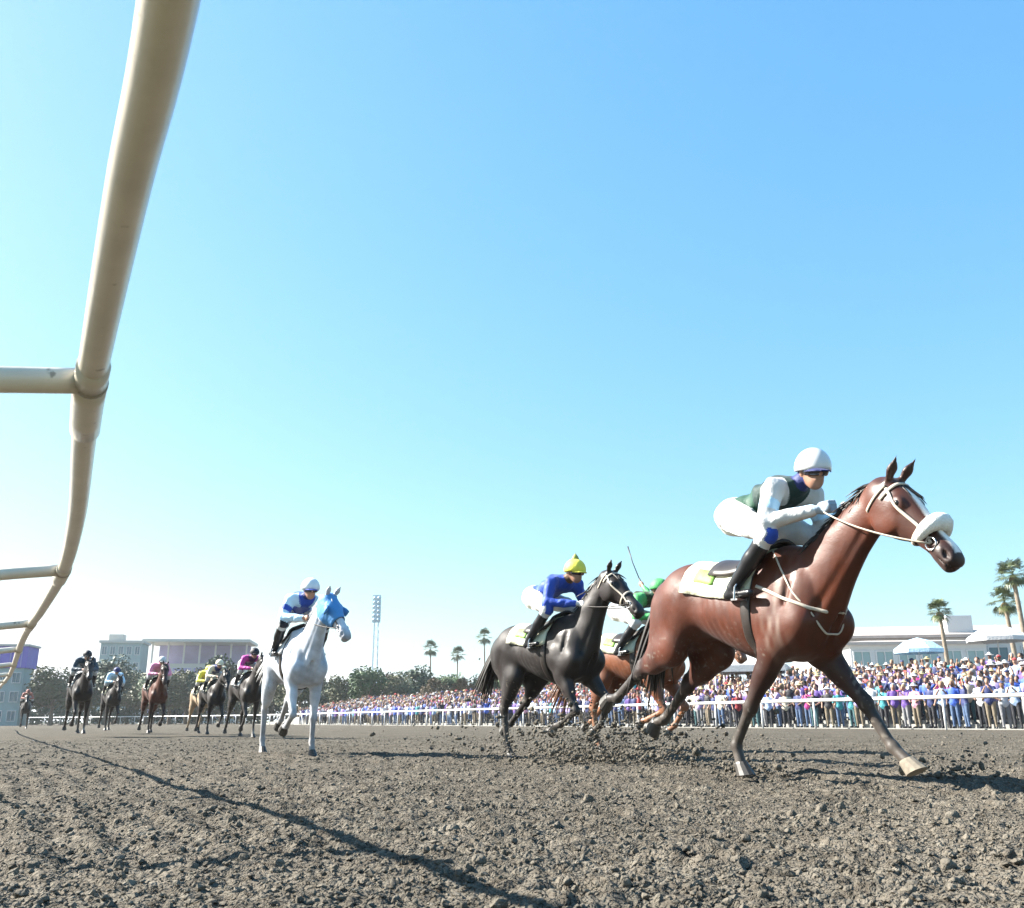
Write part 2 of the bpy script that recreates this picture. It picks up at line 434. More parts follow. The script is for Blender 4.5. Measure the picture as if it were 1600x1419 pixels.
def strap(pts, bvh, width, thick, mat_, name, parent, off=0.006, sub=6, closed=False, lift=None):
    P = [Vector(p) for p in pts]
    if closed: P.append(P[0])
    Q = []
    for i in range(len(P)-1):
        for k in range(sub): Q.append(P[i].lerp(P[i+1], k/sub))
    Q.append(P[-1]); out = []; ns = []
    for q in Q:
        loc, no, _, _ = bvh.find_nearest(q)
        out.append(loc + no*off); ns.append(no)
    for _ in range(2):
        o2 = out[:]
        for i in range(1, len(out)-1): o2[i] = out[i]*0.5 + (out[i-1]+out[i+1])*0.25
        out = o2
    mb = MB(); mb.tube(out, width, n=8, flat=thick/width, nrm=ns)
    return mb.build(name, mat_, parent, smooth=True)

def build_horse(label, loc, heading, pose, cols, vox, maneM, tack, scale=1.0, group=None, gname='galloping racehorses'):
    root = empty('horse', (loc[0], loc[1], 0), R(heading)); root.scale = (scale, scale*pose.get('slim', 1.0), scale); root.rotation_euler = (0, R(pose.get('pitch', 0)), R(heading))
    tag(root, label, 'horse', gname)
    S = Sdf()
    bank = pose.get('rear', 0.0)      # extra height of the forehand
    torso = Loft((0, 0, 0), (1, 0, 0), (0, 1, 0), [
        (-0.88, 1.24, .02, .02, .02), (-0.84, 1.24, .15, .19, .12), (-0.70, 1.26, .255, .27, .22), (-0.50, 1.28, .31, .29, .265),
        (-0.30, 1.28, .29, .24, .255), (-0.10, 1.25, .285, .27, .265), (0.10, 1.22, .31, .31, .27), (0.28, 1.22, .365, .345, .25),
        (0.42, 1.24, .395, .355, .215), (0.58, 1.22, .37, .32, .21), (0.68, 1.21, .27, .22, .175), (0.745, 1.20, .15, .13, .11), (0.78, 1.19, .02, .02, .02)])
    S.add(torso, .03, 0)
    nd = dirv(pose['neck'][0], pose['neck'][1]); nb = np.array([.58, 0, 1.30]); NL = pose.get('nl', 0.84)
    poll = nb + nd*NL
    latn = nrm(np.cross((0, 0, 1), nd))
    neck = Loft(nb, nd, latn, [(-0.20, -.02, .16, .25, .13), (-.05, -.01, .25, .305, .158), (.12, 0.0, .225, .275, .142), (.32, .02, .18, .215, .115), (.55, .03, .15, .165, .092), (.72, .02, .13, .14, .082), (NL, 0, .11, .12, .078), (NL+.06, 0, .06, .07, .05)])
    S.add(neck, .10, 0)
    hd = dirv(pose['head'][0], pose['head'][1]); lath = nrm(np.cross((0, 0, 1), hd))
    head = Loft(poll - hd*0.03 + np.array([0, 0, -0.02]), hd, lath, [(-.09, 0, .05, .06, .05), (-.02, 0, .085, .12, .085), (.07, 0, .105, .175, .098), (.16, 0, .108, .185, .10), (.25, 0, .098, .155, .085),
        (.34, 0, .083, .105, .064), (.44, 0, .072, .078, .055), (.53, 0, .066, .072, .058), (.59, -.005, .058, .07, .057), (.635, -.015, .03, .045, .04), (.65, -.02, .01, .015, .015)])
    S.add(head, .05, 7)
    S.add(Cone(head.pt(.54, 0) - head.l*.03, head.pt(.60, 0) - head.l*.028, .045, .042), .03, 2)
    S.add(Cone(head.pt(.54, 180) + head.l*.03, head.pt(.60, 180) + head.l*.028, .045, .042), .03, 2)
    S.add(Cone(head.pt(.52, 270) + head.u*.03, head.pt(.60, 270) + head.u*.025, .036, .034), .02, 2)
    for s in (1, -1):
        S.add(Ell(head.o+head.a*.17+head.l*s*.088+head.u*.045, (.042, .02, .034), (head.a, head.l, head.u)), .03, 7)
        S.add(Ell(head.o+head.a*.14+head.l*s*.075-head.u*.09, (.10, .03, .10), (head.a, head.l, head.u)), .03, 0)
        S.add(Ell(head.o+head.a*.585+head.l*s*.058+head.u*.012, (.024, .012, .015), (nrm(head.a+head.u*.6), head.l, head.u)), .012, 2, -1)
        e0 = head.o + head.l*s*.052 + head.u*.075 + head.a*.0
        ed = nrm(head.u*1.0 - head.a*(.15 if not pose.get('earback') else .8) + head.l*s*.18)
        S.add(Cone(e0, e0+ed*.085, .026, .034, w=np.cross(ed, head.l*s), sq=.6), .025, 5)
        S.add(Cone(e0+ed*.085, e0+ed*.175, .033, .006, w=np.cross(ed, head.l*s), sq=.55), .015, 5)
    S.add(Ell(head.o+head.a*.555-head.u*.028+head.a*.05, (.075, .075, .006), (head.a, head.l, head.u)), .008, 2, -1)
    # shoulder, breast and buttock muscle
    for s, key in ((1, 'fl'), (-1, 'fr')):
        sw = pose.get('sw_'+key, 0.0)
        S.add(Cone((.40, s*.13, 1.50), (.65+sw*.6, s*.15, 1.13), .085, .105, w=(0, 1, 0), sq=.60), .045, 0)
        S.add(Ell((.44+sw*.5, s*.20, 1.14), (.15, .055, .15), (nrm((1, 0, -.5)), (0, 1, 0), nrm((.5, 0, 1)))), .03, 0)
        S.add(Ell((.62+sw*.4, s*.09, 1.05), (.09, .08, .13)), .05, 0)
        S.add(Cone((.60, s*.20, 1.42), (.55, s*.215, 1.16), .012, .016), .035, 0, -1)
        S.add(Ell((-.26, s*.285, 1.34), (.10, .035, .11)), .07, 0, -1)
        S.add(Cone(neck.pt(.02, -38 if s == 1 else 218, .01), neck.pt(.62, -38 if s == 1 else 218, .008), .016, .010), .035, 0, -1)
        S.add(Cone((-.40, s*.275, 1.42), (-.62, s*.24, 1.05), .012, .012), .04, 0, -1)
    S.add(Cone((.82, 0, 1.18), (.74, 0, .98), .018, .022), .04, 0, -1)
    ends = []
    for s, key in ((1, 'fl'), (-1, 'fr')):
        a1, a2, a3 = pose[key]; sw = pose.get('sw_'+key, 0.0); out = pose.get('out_'+key, 0.0)
        sp = np.array([.63+sw*.6, s*.155, 1.11]); el = np.array([.47+sw, s*.155, .96]); o_ = np.array([0, s*out, 0])
        k = el + leg_dir(a1)*.43 + o_*.43; f = k + leg_dir(a2)*.29 + o_*.2; p = f + leg_dir(a3)*.115
        S.add(Cone(sp, el, .115, .10, w=(0, 1, 0), sq=.75), .06, 0)
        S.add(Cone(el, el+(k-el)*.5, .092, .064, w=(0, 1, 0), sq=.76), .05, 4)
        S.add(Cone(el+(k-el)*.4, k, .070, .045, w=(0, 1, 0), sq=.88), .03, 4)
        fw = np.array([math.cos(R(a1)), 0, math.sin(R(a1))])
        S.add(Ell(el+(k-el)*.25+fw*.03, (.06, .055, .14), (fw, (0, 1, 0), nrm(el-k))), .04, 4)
        S.add(Ell(k, (.05, .045, .058)), .022, 1)
        S.add(Cone(k, f, .036, .030), .02, 1)
        bk = -np.array([math.cos(R(a2)), 0, math.sin(R(a2))])
        S.add(Cone(k+(f-k)*.12+bk*.02, f+bk*.018, .020, .021), .018, 1)
        S.add(Ell(f, (.043, .038, .043)), .015, 1)
        S.add(Cone(f, p, .034, .038), .015, 6 if key in tack.get('socks', ()) else 1)
        ends.append((p, leg_dir(a3*0.8 if abs(a3) > 60 else a3*.55), key))
    for s, key in ((1, 'hl'), (-1, 'hr')):
        a0, a1, a2, a3 = pose[key]; sw = pose.get('sw_'+key, 0.0)
        hp = np.array([-.50+sw*.3, s*.14, 1.32]); st = hp + leg_dir(a0)*.36 + np.array([0, s*.03, 0])
        h = st + leg_dir(a1)*.43 + np.array([0, -s*.02, 0]); f = h + leg_dir(a2)*.38; p = f + leg_dir(a3)*.115
        S.add(Cone(hp, st, .20, .125, w=(0, 1, 0), sq=.62), .08, 0)
        S.add(Cone((-.74, s*.11, 1.28), st*.45+h*.55, .13, .075, w=(0, 1, 0), sq=.72), .09, 0)
        S.add(Cone(st, st+(h-st)*.55, .12, .078, w=(0, 1, 0), sq=.72), .06, 0)
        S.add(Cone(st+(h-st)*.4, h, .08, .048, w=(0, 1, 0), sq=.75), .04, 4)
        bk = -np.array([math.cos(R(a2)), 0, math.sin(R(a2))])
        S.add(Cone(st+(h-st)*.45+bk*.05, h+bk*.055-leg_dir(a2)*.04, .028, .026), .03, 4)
        S.add(Ell(h, (.056, .044, .06)), .025, 1)
        S.add(Cone(h+bk*.045-leg_dir(a2)*.03, h+(f-h)*.35+bk*.01, .026, .028), .03, 1)
        S.add(Cone(h, f, .040, .033), .02, 1)
        S.add(Cone(h+(f-h)*.2+bk*.02, f+bk*.018, .021, .022), .018, 1)
        S.add(Ell(f, (.045, .04, .045)), .015, 1)
        S.add(Cone(f, p, .035, .039), .015, 6 if key in tack.get('socks', ()) else 1)
        ends.append((p, leg_dir(a3*0.8 if abs(a3) > 60 else a3*.55), key))
    # hooves decide how high the horse stands
    hoofs = [(hoof_mesh(p, d), key) for p, d, key in ends]
    dz = -min(min(v[2] for v in V) for (V, F), key in hoofs) - 0.03 + pose.get('air', 0.0)
    V, Q = S.mesh(vox)
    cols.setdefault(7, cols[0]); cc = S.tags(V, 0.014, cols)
    if 'blaze' in tack:
        t = (V - head.o) @ head.a; l = (V - head.o) @ head.l; u = (V - head.o) @ head.u
        m = np.clip((tack['blaze'] - np.abs(l))/.012, 0, 1) * (u > .03) * (t > .05) * (t < .6); cc = cc*(1-m[:, None]) + m[:, None]*np.array([.75, .72, .68])
    sp = np.clip((vnoise(V[:, 0]*55+V[:, 1]*40, V[:, 2]*55-V[:, 1]*30, 9)-.80)/.1, 0, 1)*np.clip((1.25-V[:, 2])/.35, 0, 1)*.55*(vnoise(V[:, 0]*4, V[:, 2]*4, 19) > .4)
    cc = cc*(1-sp[:, None])+sp[:, None]*np.array([.16, .14, .115])     # splashes of dirt on belly and legs
    if 'dapple' in tack:
        dp = np.clip(worley(V[:, 0]*13+V[:, 1]*4, V[:, 2]*13+V[:, 1]*6, 4), 0, 1)*np.exp(-((V[:, 2]-1.1)/.42)**2)*(.4+.6*vnoise(V[:, 0]*3, V[:, 2]*3, 6)); cc = cc*(1-.55*tack['dapple']*dp[:, None])
    if 'lather' in tack:     # dried sweat behind the shoulder and on the breast
        m = np.exp(-((V[:, 0]-.52-.12*(V[:, 2]-1.2))/.10)**2)*np.exp(-((V[:, 2]-1.2)/.22)**2)*np.clip(vnoise(V[:, 0]*30, V[:, 2]*9, 5)*1.8-.55, 0, 1)*tack['lather']; cc = cc*(1-m[:, None])+m[:, None]*np.array([.42, .36, .30])
    # dust thrown up over the lower legs
    du = np.clip((0.62 - (V[:, 2]+dz))/.5, 0, 1) * (0.35+0.65*vnoise(V[:, 0]*14+V[:, 1]*9, V[:, 2]*12, 3)) * tack.get('dust', .25)
    cc = cc*(1-du[:, None]) + du[:, None]*np.array([.27, .235, .19])
    # slight unevenness of muscle under the skin
    amp = .0045*np.clip((V[:, 2]-.75)/.3, 0, 1)
    nn = vnoise(V[:, 0]*8+V[:, 1]*3, V[:, 2]*8+V[:, 1]*5, 31)-.5
    V[:, 1] += np.sign(V[:, 1])*amp*2*nn; V[:, 2] += amp*nn
    # faint rib cage
    rm = np.exp(-((V[:, 0]-.02)/.24)**4)*np.exp(-((V[:, 2]-1.15)/.2)**2)*(np.abs(V[:, 1]) > .12)
    V[:, 1] += np.sign(V[:, 1])*rm*.0018*np.sin((V[:, 0]+.25*(V[:, 2]-1.15))*2*np.pi/.07)
    Vw = V.copy(); Vw[:, 2] += dz
    body = obj('body', mesh_np('horse_body', Vw, Q, True, cc), M_coat, root)
    Z = np.array([0, 0, dz])
    bvh = BVHTree.FromPolygons([tuple(v) for v in Vw.tolist()], Q.tolist())
    for (HV, HF), key in hoofs:
        mb = MB(); mb.add([tuple(v+Z) for v in HV], HF); mb.build('hoof', M_hoofp if key in tack.get('palehoof', ()) else M_hoof, root, smooth=False)
    far = tack.get('far', False)
    for s in (1, -1):
        c = head.o+head.a*.172+head.l*s*.098+head.u*.045+Z
        mb = MB(); mb.lathe([(.001, -.02), (.014, -.015), (.02, 0), (.014, .015), (.001, .02)], 10, tuple(c)); mb.build('eye', M_eye, root, smooth=True)
    # mane
    mb = MB(); nl = tack.get('mane_n', 230)
    for i in range(nl):
        u = i/(nl-1); t = NL*(0.98-1.02*u); p = neck.pt(t, 90+random.uniform(-12, 12), -.006)+Z
        sd_ = -1 if random.random() < .75 else 1
        L = random.uniform(.07, .15)*(1.0-.3*u)
        lock(mb, p, neck.u*random.uniform(.15, .75) - nd*random.uniform(.5, 1.4) + neck.l*sd_*random.uniform(.1, 1.1), L, .0075, sag=.6, curl=.35)
    mb.build('mane', maneM, root, smooth=True)
    mb = MB()
    for i in range(10):
        p = head.pt(random.uniform(-.02, .05), 90+random.uniform(-25, 25), -.004)+Z
        lock(mb, p, head.a*.9+head.u*random.uniform(.05, .4)+head.l*random.uniform(-.3, .3), random.uniform(.10, .2), .009, sag=.2, curl=.2)
    mb.build('forelock', maneM, root, smooth=True)
    # tail
    mb = MB(); tb = np.array([-.845, 0, 1.40]) + Z; te = pose.get('tail', (-25, 0.85))
    td = np.array([-math.cos(R(te[0])), 0, math.sin(R(te[0]))])
    for i in range(tack.get('tail_n', 70)):
        j = np.array([random.uniform(-.03, .03), random.uniform(-.03, .03), random.uniform(-.04, .03)])
        lock(mb, tb+j, td+np.array([random.uniform(-.16, .16), random.uniform(-.26, .26), random.uniform(-.22, .22)]), te[1]*random.uniform(.55, 1.0), .016, sag=.55, seg=7, curl=.12)
    mb.tube([tb-td*.04, tb+td*.12, tb+td*.28], [.035, .03, .012], n=8)
    mb.build('tail', maneM, root, smooth=True)
    # saddle cloth and saddle: a thick patch lying over the barrel
    def patch(x0, x1, p0, p1, off, thick, name, m, nx=10, nph=16, edge=0.0):
        V = []; F = []
        for side in (off, off+thick):
            for i in range(nx+1):
                for j in range(nph+1):
                    x = x0+(x1-x0)*i/nx; ph = p0+(p1-p0)*j/nph
                    q = Vector(torso.pt(x, ph, .10)+Z); l_, n_, _, _ = bvh.find_nearest(q)
                    wv = side + edge*math.sin(i*1.7+j*2.1)
                    V.append(tuple(l_+n_*wv))
        st_ = (nx+1)*(nph+1)
        def id(s_, i, j): return s_*st_+i*(nph+1)+j
        for i in range(nx):
            for j in range(nph):
                F.append((id(1,i,j), id(1,i,j+1), id(1,i+1,j+1), id(1,i+1,j))); F.append((id(0,i,j), id(0,i+1,j), id(0,i+1,j+1), id(0,i,j+1)))
        for i in range(nx):
            F.append((id(0,i,0), id(1,i,0), id(1,i+1,0), id(0,i+1,0))); F.append((id(0,i,nph), id(0,i+1,nph), id(1,i+1,nph), id(1,i,nph)))
        for j in range(nph):
            F.append((id(0,0,j), id(0,0,j+1), id(1,0,j+1), id(1,0,j))); F.append((id(0,nx,j), id(1,nx,j), id(1,nx,j+1), id(0,nx,j+1)))
        m2 = MB(); m2.add(V, F); return m2.build(name, m, root, smooth=True)
    scl = patch(-.36, .30, 12, 168, .010, .012, 'saddle_cloth', tack['cloth'], edge=.004)
    if 'cloth_mark' in tack:
        mk = patch(-.26, -.06, 28, 52, .026, .004, 'cloth_panel', tack['cloth_mark'], 4, 5); mk.parent = scl
        mk = patch(-.26, -.06, 128, 152, .026, .004, 'cloth_panel', tack['cloth_mark'], 4, 5); mk.parent = scl
    patch(-.12, .40, 40, 140, .030, .022, 'saddle', M_leather, 8, 12)
    # girth, bridle, reins
    ring = [torso.pt(.26, ph, .03)+Z for ph in range(0, 360, 30)]
    strap(ring, bvh, .042, .008, tack.get('girth', M_leather), 'girth', root, closed=True)
    bm_ = tack['bridle']
    br = strap([head.pt(.36, ph, .01)+Z for ph in range(0, 360, 30)], bvh, .012, .006, bm_, 'bridle', root, closed=True)
    for s in (0, 180):
        q = strap([head.pt(.47, s, .01)+Z, head.pt(.36, s+(15 if s == 0 else -15), .01)+Z, head.pt(.2, s+(12 if s == 0 else -12), .01)+Z, head.pt(.04, s+(30 if s == 0 else -30), .01)+Z], bvh, .010, .006, bm_, 'cheek_strap', br)
        mb = MB(); c = Vector(head.pt(.475, s, .012)+Z)
        ringp = [c+Vector(head.a)*.035*math.cos(k*.524)+Vector(head.u)*.035*math.sin(k*.524) for k in range(13)]
        mb.tube(ringp, .005, n=6); mb.build('bit_ring', M_metal, br, smooth=True)
    strap([head.pt(.06, ph, .01)+Z for ph in (-5, 30, 60, 90, 120, 150, 185)], bvh, .012, .006, bm_, 'brow_band', br)
    strap([head.pt(.02, ph, .01)+Z for ph in (35, 0, -40, -80, -140, 180, 145)], bvh, .009, .005, bm_, 'throat_strap', br)
    if tack.get('roll'):
        mb = MB(); pts = []; ns = []
        for ph in range(-25, 206, 11): pts.append(head.pt(.40, ph, .03)+Z)
        rr = [.026+.024*math.sin(math.pi*i/(len(pts)-1))+random.uniform(-.002, .002) for i in range(len(pts))]
        mb.tube(pts, rr, n=12); mb.build('noseband_roll', M_fleece, br, smooth=True)
    if 'hood' in tack:
        V_ = []; F_ = []; ni = 12; nj = 20
        for i in range(ni+1):
            for j in range(nj+1):
                t = -.06+.43*i/ni; ph = -75+330*j/nj
                q = Vector(head.pt(t, ph, .02)+Z); l_, n_, _, _ = bvh.find_nearest(q); V_.append(tuple(l_+n_*.010))
        for i in range(ni):
            for j in range(nj):
                a = i*(nj+1)+j; F_.append((a, a+1, a+nj+2, a+nj+1))
        mh = MB(); mh.add(V_, F_); ho = mh.build('hood', tack['hood'], root, smooth=True)
        md = ho.modifiers.new('thick', 'SOLIDIFY'); md.thickness = .006; md.offset = 1
        for s in (1, -1):
            c = head.o+head.a*.20+head.l*s*.112+head.u*.04+Z
            mb = MB(); prof = [c+head.a*(-.055)+head.l*s*.0, c+head.a*.01+head.l*s*.028, c+head.a*.05+head.l*s*.05]
            mb.tube([tuple(x) for x in prof], [.03, .05, .045], n=10, flat=.35, nrm=[head.l]*3); mb.build('blinker_cup', tack['hood'], ho, smooth=True)
    hands = []
    for s in (1, -1):
        hz = np.array([.72, s*.075, 1.70]) if 'hands' not in pose else np.array([pose['hands'][0], s*.11, pose['hands'][1]])
        hands.append(hz+Z)
        b0 = head.pt(.475, 0 if s == 1 else 180, .02)+Z; mid = (b0*.5+(hz+Z)*.5)+np.array([0, 0, -.05])+head.l*s*tack.get('rein_out', .06)
        pts = []
        for i in range(13):
            u = i/12; pts.append(b0*(1-u)**2+mid*2*u*(1-u)+(hz+Z)*u*u)
        mb = MB(); mb.tube(pts, tack.get('rein_w', .007), n=6, flat=.5); mb.build('rein', tack.get('rein', M_leather), root, smooth=True)
    if 'breast' in tack:
        m_ = tack['breast']
        strap([torso.pt(.34, 20, .02)+Z, torso.pt(.55, 8, .03)+Z, torso.pt(.74, 0, .04)+Z, np.array([.84, 0, 1.18])+Z, torso.pt(.74, 180, .04)+Z, torso.pt(.55, 172, .03)+Z, torso.pt(.34, 160, .02)+Z], bvh, .011, .005, m_, 'breast_strap', root, sub=8)
        strap([torso.pt(.40, 60, .05)+Z, neck.pt(.04, -5, .03)+Z, neck.pt(.0, -70, .05)+Z, neck.pt(0, 250, .05)+Z, neck.pt(.04, 185, .03)+Z, torso.pt(.40, 120, .05)+Z], bvh, .0065, .004, m_, 'yoke', root, sub=8)
    return dict(root=root, dz=dz, hands=hands, scale=scale, bvh=bvh)

# ------------------------------------------------------------------ riders
def dome(c, f, l, u, r, drop=0.0, n=20, m=9, lat0=-12):
    """open shell: c centre, f/l/u axes, r (3) radii"""
    V = []; F = []
    for i in range(m):
        th = R(lat0+(90-lat0)*i/(m-1))
        for k in range(n):
            a = 2*math.pi*k/n
            V.append(tuple(c+f*r[0]*math.cos(th)*math.cos(a)+l*r[1]*math.cos(th)*math.sin(a)+u*r[2]*math.sin(th)))
    for i in range(m-1):
        for k in range(n):
            a, b = i*n+k, i*n+(k+1) % n; F.append((a, b, b+n, a+n))
    return V, F

def build_rider(label, H, pal, vox, pose=None, whip=None, gname='jockeys'):
    """pal: skin, jersey, sleeve, breeches, boot, collar, knee, helmet"""
    P = dict(ank=(.06, .295, 1.36), toe=(.23, .31, 1.315), knee=(.38, .275, 1.68), hip=(-.08, .11, 1.87), pel=(-.13, 0, 1.90), chest=(.29, 0, 1.99), neckb=(.42, 0, 2.025), head=(.545, 0, 2.105), sh=(.36, .19, 1.985), el=(.38, .29, 1.755), face=(-6, 0))
    if pose: P.update(pose)
    fwd = P.pop('fwd', 0.0)
    for k_ in P:
        if k_ != 'face': P[k_] = (P[k_][0]+fwd,)+tuple(P[k_][1:])
    root = empty('person', (0, 0, 0)); root.rotation_euler = H['root'].rotation_euler; root.scale = H['root'].scale
    tag(root, label, 'jockey', gname)
    Z = np.array([0, 0, H['dz']]); base = np.array([.15, 0, 1.55]); rz = H['root'].rotation_euler[2]; sc_ = H['scale']
    bz = base+Z
    root.location = H['root'].matrix_basis @ Vector(bz)
    S = Sdf(); fine = vox < .009
    SK, JE, SL, BR, BO, CO, KN, GL = range(8)
    def A(k): return np.array(P[k], float)
    def SD(k, s): q = A(k); q[1] *= s; return q
    pel, ch, nb = A('pel'), A('chest'), A('neckb')
    ax = nrm(ch-pel); L = np.linalg.norm(ch-pel)
    tor = Loft(pel, ax, (0, 1, 0), [(-.14, 0, .06, .06, .08), (-.08, 0, .10, .11, .145), (.04, 0, .105, .115, .155), (.16, .01, .10, .10, .14), (.30, .015, .115, .11, .16), (L, .01, .115, .105, .175), (L+.08, .0, .085, .085, .15), (L+.15, 0, .04, .05, .08)])
    S.add(tor, .03, JE)
    S.add(Ell(pel-ax*.05, (.15, .17, .14)), .04, BR)
    S.add(Cone(nb-nrm(nb-ch)*.04, nb+(A('head')-nb)*.5, .065, .058), .03, CO)
    fe, fy = P['face']; ff = dirv(fe, fy); fl = nrm(np.cross((0, 0, 1), ff)); fu = np.cross(ff, fl); hc = A('head')
    S.add(Ell(hc+fu*.02, (.098, .078, .11), (ff, fl, fu)), .03, SK)
    S.add(Ell(hc+ff*.035-fu*.07, (.062, .055, .062), (ff, fl, fu)), .03, SK)
    S.add(Cone(hc+ff*.09+fu*.01, hc+ff*.108-fu*.028, .012, .017), .014, SK)
    S.add(Cone(hc+ff*.088-fu*.066+fl*.02, hc+ff*.088-fu*.066-fl*.02, .011, .011), .010, SK)
    for s in (1, -1):
        S.add(Ell(hc+ff*.085+fl*s*.033+fu*.012, (.014, .018, .011), (ff, fl, fu)), .012, SK, -1)
        S.add(Ell(hc+fl*s*.078-ff*.01-fu*.01, (.02, .010, .032), (ff, fl, fu)), .01, SK)
        sh, el, hip, kn, an, to = SD('sh', s), SD('el', s), SD('hip', s), SD('knee', s), SD('ank', s), SD('toe', s)
        hd = H['hands'][0 if s == 1 else 1]-Z+np.array([0, 0, .02])
        if whip and s == whip: el = np.array([.10, s*.36, 2.06]); hd = np.array([-.10, s*.40, 2.26])
        S.add(Cone(ch+(sh-ch)*.4, sh, .085, .075), .04, SL)
        S.add(Cone(sh, el, .072, .058), .03, SL)
        wr = el+(hd-el)*.80
        S.add(Cone(el, wr, .056, .040), .025, SL)
        S.add(Cone(wr-(hd-el)*.04, wr+(hd-el)*.1, .030, .027), .012, GL)
        d = nrm(hd-el); lat = np.array([0, -s, 0.0]); dn = nrm(np.cross(d, lat)); dn = dn if dn[2] < 0 else -dn
        pc = wr+d*.085
        S.add(Ell(pc, (.048, .022, .042), (d, lat, dn)), .015, GL)
        if fine:
            for j in range(4):      # four curled fingers and a thumb, closed round the rein
                k0 = pc+d*(.040-.004*abs(j-1.2))+dn*(-.034+.021*j); k1 = k0+lat*.030+d*.016; k2 = k1+lat*.010-d*.028; k3 = k2-d*.016-lat*.014
                S.add(Cone(k0, k1, .0105, .0100), .006, GL); S.add(Cone(k1, k2, .0100, .0092), .004, GL); S.add(Cone(k2, k3, .0092, .0080), .004, GL)
            t0 = pc-d*.022-dn*.030; t1 = t0+d*.030+lat*.026-dn*.010; t2 = t1+d*.026+lat*.008
            S.add(Cone(t0, t1, .013, .011), .008, GL); S.add(Cone(t1, t2, .011, .009), .004, GL)
        # legs
        S.add(Cone(hip-np.array([.02, 0, 0]), hip+(kn-hip)*.55, .115, .085), .04, BR)
        S.add(Cone(hip+(kn-hip)*.5, kn, .086, .062), .03, BR)
        S.add(Ell(kn+np.array([.0, 0, .0]), (.066, .06, .066)), .02, KN)
        sp = kn+(an-kn)*.22
        S.add(Cone(kn+(an-kn)*.10, sp, .058, .056), .02, BR)
        S.add(Cone(sp, kn+(an-kn)*.5, .060, .058), .012, BO); S.add(Cone(kn+(an-kn)*.45, an, .057, .042), .02, BO)
        S.add(Cone(an+np.array([-.045, 0, -.05]), an+np.array([0, 0, -.02]), .036, .042), .02, BO)
        S.add(Cone(an+np.array([-.03, 0, -.055]), to, .036, .030, w=(0, 0, 1), sq=.8), .02, BO)
    V, Q = S.mesh(vox)
    tv = S.tags(V); tq = np.sort(tv[Q], 1)[:, 1]
    # jersey pattern: the lower back in the second colour when given
    mats = [pal.get('skin', M_skin), pal['jersey'], pal['sleeve'], pal['breeches'], pal.get('boot', M_boot), pal['collar'], pal['knee'], pal.get('glove', M_skin), pal.get('yoke', pal['jersey'])]
    if 'yoke' in pal:
        cq = V[Q].mean(1); tt = (cq-pel) @ ax; tq = np.where((tq == JE) & (tt > .27), 8, tq)
    if 'band' in pal:
        mats.append(pal['band']); cq = V[Q].mean(1)
        for s in (1, -1):
            sh, el = SD('sh', s), SD('el', s); q = (cq-sh) @ nrm(el-sh)
            tq = np.where((tq == SL) & (np.sign(cq[:, 1]) == s) & (q > .10) & (q < .17), 9, tq)
    # folds in the silks and breeches
    cm = np.isin(tv, (JE, SL, BR)).astype(float)
    a_ = V[:, 0]*23+V[:, 2]*13+np.sin(V[:, 1]*17+V[:, 0]*9)*1.6; b_ = V[:, 0]*11-V[:, 2]*29+np.sin(V[:, 0]*21)*1.3+V[:, 1]*19
    fo = cm*(.0085*np.sin(a_)*np.abs(np.sin(b_*.5))+.005*np.sin(b_+1))
    ctr = V-np.where((tv == JE)[:, None], pel+((V-pel) @ ax)[:, None]*ax, np.stack([V[:, 0], np.sign(V[:, 1])*.2, V[:, 2]], 1)); ctr /= (np.linalg.norm(ctr, axis=1, keepdims=True)+1e-6)
    V = V+ctr*fo[:, None]+np.array([0, 0, 1.0])*fo[:, None]*.5
    me = mesh_np('rider_body', V-base, Q, True, None, tq)
    body = obj('body', me, mats, root)
    hb = lambda p: tuple(np.asarray(p)-base)
    mb = MB(); Vd, Fd = dome(hc+fu*.016, ff, fl, fu, (.126, .106, .118)); mb.add([hb(v) for v in Vd], Fd)
    he = mb.build('helmet', pal['helmet'], root, smooth=True)
    md = he.modifiers.new('thick', 'SOLIDIFY'); md.thickness = .012; md.offset = 1
    mb = MB(); n = 9; Vp = []; Fp = []
    for i in range(n):
        a = R(-58+116*i/(n-1)); rim = hc-fu*.004+ff*.116*math.cos(a)+fl*.098*math.sin(a); outp = hc-fu*.018+ff*(.118+.062*math.cos(a*1.4))*math.cos(a)+fl*(.100+.012)*math.sin(a)
        for q in (rim+fu*.012, outp+fu*.008, outp, rim+fu*.002): Vp.append(hb(q))
    for i in range(n-1):
        for k in range(4): a, b = i*4+k, i*4+(k+1) % 4; Fp.append((a, b, b+4, a+4))
    Fp += [(0, 1, 2, 3), tuple((n-1)*4+k for k in (3, 2, 1, 0))]
    mb.add(Vp, Fp); mb.build('peak', pal.get('peak', pal['helmet']), he, smooth=False)
    if 'pompom' in pal:
        mb = MB(); mb.lathe([(.005, -.03), (.035, -.02), (.045, 0), (.034, .03), (.004, .07)], 10, hb(hc+fu*.135)); mb.build('pompom', pal['pompom'], he, smooth=True)
    mb = MB(); pts = [hb(hc-fu*.016+ff*.100*math.cos(R(a))+fl*.083*math.sin(R(a))+ff*.008) for a in range(-80, 81, 16)]
    mb.tube(pts, [.012]+[.028]*9+[.012], n=8, flat=.5, nrm=[(Vector(p)-Vector(hb(hc))) for p in pts]); mb.build('goggles', M_glass, root, smooth=True)
